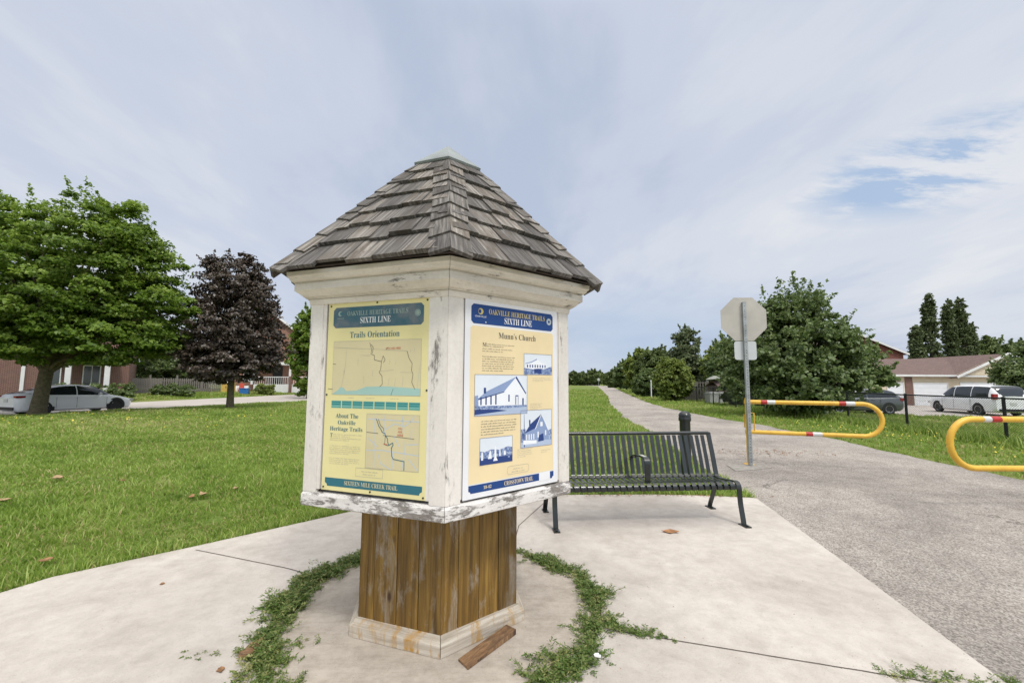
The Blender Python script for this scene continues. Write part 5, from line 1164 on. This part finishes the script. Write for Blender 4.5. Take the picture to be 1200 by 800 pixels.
def flowers(name,n,x0,x1,y0,y1,label,s,seed):
    g=np.random.default_rng(seed); x,y=g.uniform(x0,x1,n*2),g.uniform(y0,y1,n*2); ok=~blocked(x,y); x,y=x[ok][:n],y[ok][:n]; n=len(x); C=np.stack([x,y,H(x,y)+g.uniform(.06,.16,n)],1)
    V=leaves(C,unit(np.array([0,-.5,1.])+g.normal(size=(n,3))*.3),s*g.uniform(.7,1.3,n),1.,.1); return tag(fast_mesh(name,V,4,M['flower_yellow'],rnd=g.random(n)),label,'flowers',kind='stuff')
flowers('yellow_wildflowers',120,9.3,12,7.5,16,'tiny yellow wildflowers in the verge by the fence',.035,10)
flowers('yellow_clover_flowers',130,-20,-9,12,20,'tiny yellow flowers and leaves scattered on the far lawn',.05,11)

def debris(name,n,cx,cy,rx,ry,z,mat,label,s,seed):
    g=np.random.default_rng(seed); x=cx+g.normal(size=n)*rx; y=cy+g.normal(size=n)*ry; C=np.stack([x,y,np.full(n,z)],1)
    V=leaves(C,unit(np.array([0,0,1.])+g.normal(size=(n,3))*.25),s*g.uniform(.4,1.4,n),.7,.2); return tag(fast_mesh(name,V,4,M[mat],rnd=g.random(n)),label,'debris',kind='stuff')
debris('leaf_debris',260,5.3,9.3,.75,.22,.018,'leaf_litter','dry leaf crumbs scattered on the asphalt behind the gate',.035,31)
debris('leaf_debris',220,2.0,5.76,.9,.03,.03,'leaf_litter','brown leaf crumbs along the back edge of the slab',.022,33)
debris('grit',500,.9,3.4,1.1,.8,SZ+.003,'leaf_litter','fine grit and crumbs scattered over the concrete',.006,34)
# ------------------------------------------------------------------ weeds in the ring
def weeds(name,centres,label,seed,stem=.125,n_st=9,leaf=.021,lp=20):
    g=np.random.default_rng(seed); LV=[];RV=[];SV=[]
    for (cx,cy,sc) in centres:
        den=.5+.5*math.sin(cx*9+cy*5)*math.sin(cy*11-cx*4); sc*=.62+.6*den
        wilt=g.random()<.10
        for _ in range(max(2,int(n_st*(.35+.9*den)))):
            x,y=cx+g.normal()*.03*sc,cy+g.normal()*.03*sc; a=g.uniform(0,6.28); L=stem*sc*g.uniform(.5,1.35); el=g.uniform(.12,1.0); t=np.linspace(0,1,lp)
            px_=x+np.cos(a)*L*t*np.cos(el); py_=y+np.sin(a)*L*t*np.cos(el); pz_=SZ-.01+L*np.sin(el)*(t-.35*t**2)+.004
            P=np.stack([px_,py_,pz_],1); 
            SV.append(np.stack([P[:-1]+[0,0,.0012],P[1:]+[0,0,.0012],P[1:]-[0,0,.0012],P[:-1]-[0,0,.0012]],1).reshape(-1,3))
            side=np.array([-np.sin(a),np.cos(a),0]); s_=np.where(np.arange(lp)%2,1,-1)[:,None]; lf=leaf*sc**.5*g.uniform(.6,1.2,lp)
            C=P+side*s_*lf[:,None]*.5+g.normal(size=P.shape)*.003
            N_=unit(np.array([0,0,1.])+g.normal(size=P.shape)*.55); T=unit(side*s_+np.array([np.cos(a),np.sin(a),.4])*.8+g.normal(size=P.shape)*.25); T=unit(T-N_*(T*N_).sum(1,keepdims=True)); B_=np.cross(N_,T); q=lf[:,None]
            LV.append(np.stack([C-T*q*.6,C+B_*q*.22,C+T*q*.7,C-B_*q*.22],1).reshape(-1,3)); RV.append(np.full(lp,1.) if wilt else g.random(lp)*.6+g.random()*.4)
    V=np.concatenate(LV+SV); r=np.concatenate(RV+[np.full(sum(len(s) for s in SV)//4,.35)])
    return tag(fast_mesh(name,V,4,M['weed_leaf'],rnd=r),label,'weeds',kind='stuff')
def arc(a0,a1,n,sc,spread,seed,rad=1.03):
    g=random.Random(seed); out=[]
    for _ in range(n):
        t=g.random(); a=R(a0+(a1-a0)*t); r=ring_r(a)+g.gauss(0,spread(t)); out.append((KX+r*math.cos(a),KY+r*math.sin(a),sc(t)*g.uniform(.7,1.15)))
    return out
left=arc(128,236,215,lambda t:.55+.40*math.sin(math.pi*min(1,t*1.15))**.8,lambda t:.022+.030*t,1)
weeds('ring_weeds',left,'low green weeds filling the left arc of the ring around the kiosk',21)
right=arc(-52,62,175,lambda t:.85-.25*t,lambda t:.042-.012*t,2)
weeds('ring_weeds',right,'low green weeds filling the right arc of the ring around the kiosk',22)
weeds('joint_weeds',[(.60+.32*t,2.76-.13*t,.62-.3*t) for t in np.linspace(0,1,16)],'thin weeds creeping along the slab joint right of the kiosk',23,n_st=5)
def line_w(p,q,n,s): return [(p[0]+(q[0]-p[0])*t+random.gauss(0,.012),p[1]+(q[1]-p[1])*t+random.gauss(0,.012),s*random.uniform(.6,1.1)) for t in np.linspace(0,1,n)]
weeds('joint_weeds',line_w(G(1040,788),G(1165,800),12,.55)+line_w(G(1185,799),G(1195,800),3,.5),'small weeds at the right slab corner by the asphalt',24,n_st=5)
weeds('creeping_weeds',line_w(G(330,775),G(225,775),14,.5)+line_w(G(310,770),G(375,760),8,.45),'sparse creeping weeds on the slab at the lower left',25,n_st=3)
dead=[(KX+.66+random.gauss(0,.03),KY+.05+random.gauss(0,.06),.6) for _ in range(6)]

# ------------------------------------------------------------------ litter
a=G(540,790);b_=G(607,742); ch=MB(); L=math.dist(a,b_); rz=math.atan2(b_[1]-a[1],b_[0]-a[0])
ch.face([(-L/2,-.045,0),(L/2,-.035,0),(L/2,.04,0),(-L/2+.02,.045,0)][::-1]); ch.face([(-L/2,-.045,.007),(L/2,-.035,.018),(L/2,.04,.018),(-L/2+.02,.045,.007)],[(0,0),(0,L),(.075,L),(.09,0)])
Q=[(-L/2,-.045),(L/2,-.035),(L/2,.04),(-L/2+.02,.045)]; T=[.007,.018,.018,.007]
for i in range(4):
    j=(i+1)%4; ch.face([(*Q[i],0),(*Q[j],0),(*Q[j],T[j]),(*Q[i],T[i])])
o=ch.build('fallen_shingle',M['chip_wood']); o.scale=(.86,1.0,1.6); o.location=((a[0]+b_[0])/2,(a[1]+b_[1])/2,SZ+.001); o.rotation_euler=(0,0,rz); tag(o,'broken brown wood shingle lying on the concrete at the foot of the kiosk','shingle')
def shard(name,label,cat,px,py,w,h,mat,seed,z=None,th=.006,curl=.3,grp=None):
    g=random.Random(seed); x,y=G(px,py); zz=SZ if z is None else z; mb=MB(); n=11
    P=[(w*(.5+.18*g.uniform(-1,1))*math.cos(2*math.pi*i/n),h*(.5+.2*g.uniform(-1,1))*math.sin(2*math.pi*i/n)) for i in range(n)]
    f=lambda p:curl*(p[0]**2/max(w,1e-3)+.5*abs(p[1]))
    for i in range(n):
        j=(i+1)%n; a_,b2=P[i],P[j]
        mb.face([(0,0,th),(*a_,th*.6+f(a_)),(*b2,th*.6+f(b2))]); mb.face([(0,0,0),(*b2,f(b2)),(*a_,f(a_))]); mb.face([(*a_,f(a_)),(*b2,f(b2)),(*b2,th*.6+f(b2)),(*a_,th*.6+f(a_))])
    o=mb.build(name,M[mat]); o.location=(x,y,zz+.001); o.rotation_euler=(0,0,g.uniform(0,3)); return tag(o,label,cat,grp)
shard('dry_leaf','crumpled reddish brown dry leaf on the slab in front of the bench','leaf',787,624,.15,.09,'wood_frag',1)
shard('bark_piece','rotten orange brown wood piece among the weeds at lower left','wood',298,772,.16,.07,'chip_wood',2,th=.03)
shard('small_leaf','small dark leaf on the slab at the bottom left','leaf',262,794,.045,.03,'leaf_litter',3)
shard('small_leaf','small dark leaf on the slab below the lawn edge','leaf',193,692,.04,.025,'leaf_litter',4)
shard('paper_scrap','white scrap lying on the weeds right of the kiosk','scrap',705,792,.035,.03,'paper_litter',5,z=.10)
for i,(qx,qy,s,lb) in enumerate(((70,570,.16,'largest tan dry leaf on the lawn at the left'),(145,572,.09,'small orange leaf on the lawn right of the largest tan one'),(240,588,.13,'orange tan dry leaf on the lawn nearest the kiosk'),(226,591,.10,'pale dry leaf touching the orange tan one on the lawn'),(5,598,.15,'tan dry leaf on the lawn at the left edge'),(55,670,.09,'pale dry leaf on the lawn close to the slab edge'),(278,580,.09,'pale tan leaf on the lawn under the kiosk box'))):
    shard('fallen_leaf',lb,'leaf',qx,qy,s,s*.7,'pale_litter' if i%2==0 else 'leaf_litter',20+i,z=.045,curl=.6,grp='dry leaves on the lawn')

# ------------------------------------------------------------------ light and sky
SUN_EL,SUN_AZ=R(52),R(152)   # azimuth clockwise from +Y : behind the camera to the right
w=bpy.data.worlds.new('World'); S.world=w; w.use_nodes=True; t=w.node_tree; nd=t.nodes; nd.clear()
def N(typ,**k):
    x=nd.new('ShaderNode'+typ)
    for a_,v in k.items(): setattr(x,a_,v)
    return x
out=N('OutputWorld'); sky=N('TexSky'); sky.sky_type='NISHITA'; sky.sun_disc=False; sky.sun_elevation=SUN_EL; sky.sun_rotation=SUN_AZ; sky.air_density=1.2; sky.dust_density=2.
bg1=N('Background'); bg1.inputs[1].default_value=.10; t.links.new(sky.outputs[0],bg1.inputs[0])
tc=N('TexCoord'); sep=N('SeparateXYZ'); t.links.new(tc.outputs['Generated'],sep.inputs[0])
def MA(op,a_,b2=None,clamp=False):
    x=N('Math',operation=op,use_clamp=clamp)
    for i,v in enumerate((a_,b2)):
        if v is None: continue
        if hasattr(v,'links'): t.links.new(v,x.inputs[i])
        else: x.inputs[i].default_value=v
    return x.outputs[0]
zz=MA('ADD',MA('MAXIMUM',sep.outputs[2],0.),.16); cx_=MA('DIVIDE',sep.outputs[0],zz); cy_=MA('DIVIDE',sep.outputs[1],zz); cmb=N('CombineXYZ'); t.links.new(cx_,cmb.inputs[0]); t.links.new(cy_,cmb.inputs[1])
def NO(scale,detail,rough,dist,loc=(0,0,0),sc=(1,1,1)):
    mp=N('Mapping'); mp.inputs['Location'].default_value=loc; mp.inputs['Scale'].default_value=sc; mp.inputs['Rotation'].default_value=(0,0,R(25)); t.links.new(cmb.outputs[0],mp.inputs[0])
    x=N('TexNoise'); x.inputs['Scale'].default_value=scale; x.inputs['Detail'].default_value=detail; x.inputs['Roughness'].default_value=rough; x.inputs['Distortion'].default_value=dist; t.links.new(mp.outputs[0],x.inputs['Vector']); return x.outputs[0]
def RA(f,stops):
    x=N('ValToRGB'); cr=x.color_ramp; cr.interpolation='EASE'
    while len(cr.elements)<len(stops): cr.elements.new(.5)
    for e,(p,c) in zip(cr.elements,stops): e.position=p; e.color=(*c,1) if hasattr(c,'__len__') else (c,c,c,1)
    t.links.new(f,x.inputs[0]); return x.outputs[0]
n1=NO(.5,5,.5,.2,(3.1,1.7,0),(1,.6,1)); n2=NO(1.5,8,.6,.25,(0,5,0),(1,.42,1)); n3=NO(2.6,9,.62,.2,(2,8,0),(.5,1.3,1)); nn=MA('ADD',MA('MULTIPLY',n1,.65),MA('MULTIPLY',n2,.35))
ccol=RA(nn,[(.40,sr(182,193,213)),(.475,sr(198,206,222)),(.545,sr(212,217,227)),(.61,sr(224,226,231))])
def spot(azd,eld,wa,we):   # soft patch of open sky around a direction
    dvec=Vector((math.sin(R(azd))*math.cos(R(eld)),math.cos(R(azd))*math.cos(R(eld)),math.sin(R(eld))))
    rt=Vector((math.cos(R(azd)),-math.sin(R(azd)),0)); up_=rt.cross(dvec)
    def dot(v):
        x=N('VectorMath',operation='DOT_PRODUCT'); t.links.new(tc.outputs['Generated'],x.inputs[0]); x.inputs[1].default_value=v; return x.outputs['Value']
    a_=MA('POWER',MA('DIVIDE',dot(rt),math.sin(R(wa))),2.); b2=MA('POWER',MA('DIVIDE',dot(up_),math.sin(R(we))),2.); f=MA('GREATER_THAN',dot(dvec),0.)
    return MA('MULTIPLY',f,MA('SUBTRACT',1.,MA('SQRT',MA('ADD',a_,b2)),True))
s1=spot(46,20,13,5); s2=spot(17,4,22,10); s3=spot(41,24,5,2)
m1=MA('MULTIPLY',s1,RA(n3,[(.46,0.),(.60,1.)])); m2=MA('MULTIPLY',s2,RA(n2,[(.25,.5),(.6,1.)]))
blue=MA('MINIMUM',MA('ADD',MA('MULTIPLY',m1,1.9),MA('MULTIPLY',m2,.75)),.85)
mxc=N('Mix',data_type='RGBA'); t.links.new(blue,mxc.inputs[0]); t.links.new(ccol,mxc.inputs[6]); mxc.inputs[7].default_value=(*sr(160,185,217),1)
# overcast brightness: extra warm boost added overhead, out of view, to light the scene
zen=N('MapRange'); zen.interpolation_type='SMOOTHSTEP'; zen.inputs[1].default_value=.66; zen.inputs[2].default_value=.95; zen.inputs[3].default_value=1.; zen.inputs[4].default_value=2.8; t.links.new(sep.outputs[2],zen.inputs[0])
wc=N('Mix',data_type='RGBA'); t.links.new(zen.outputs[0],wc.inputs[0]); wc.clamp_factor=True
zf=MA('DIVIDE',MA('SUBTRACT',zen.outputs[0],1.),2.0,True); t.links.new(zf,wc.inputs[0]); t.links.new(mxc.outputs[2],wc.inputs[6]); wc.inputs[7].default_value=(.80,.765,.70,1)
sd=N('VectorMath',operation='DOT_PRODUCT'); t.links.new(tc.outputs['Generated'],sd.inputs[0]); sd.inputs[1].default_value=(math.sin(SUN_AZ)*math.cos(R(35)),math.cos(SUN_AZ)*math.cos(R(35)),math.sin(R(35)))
glow=MA('ADD',1.,MA('MULTIPLY',MA('POWER',MA('MAXIMUM',sd.outputs['Value'],0.),3.),.75))   # added sky glow on the sun side, behind the camera, to light front faces
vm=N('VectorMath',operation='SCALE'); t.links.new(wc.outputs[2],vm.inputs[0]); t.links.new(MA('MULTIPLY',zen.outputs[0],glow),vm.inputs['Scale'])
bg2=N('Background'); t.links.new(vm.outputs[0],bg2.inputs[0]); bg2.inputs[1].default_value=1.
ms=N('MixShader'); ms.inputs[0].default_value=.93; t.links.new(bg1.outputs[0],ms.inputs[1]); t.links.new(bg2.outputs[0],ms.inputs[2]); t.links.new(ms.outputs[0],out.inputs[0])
sl_=bpy.data.lights.new('sun','SUN'); sl_.energy=1.5; sl_.angle=R(10); sl_.color=(1,.955,.89); so_=bpy.data.objects.new('sun',sl_); COL.objects.link(so_)
dv=Vector((math.sin(SUN_AZ)*math.cos(SUN_EL),math.cos(SUN_AZ)*math.cos(SUN_EL),math.sin(SUN_EL))); so_.rotation_euler=dv.to_track_quat('Z','Y').to_euler()
S.view_settings.view_transform='Standard'; S.view_settings.look='None'; S.view_settings.exposure=.12; S.view_settings.gamma=1; S.view_settings.use_curve_mapping=False
S.cycles.max_bounces=6; S.cycles.transparent_max_bounces=4
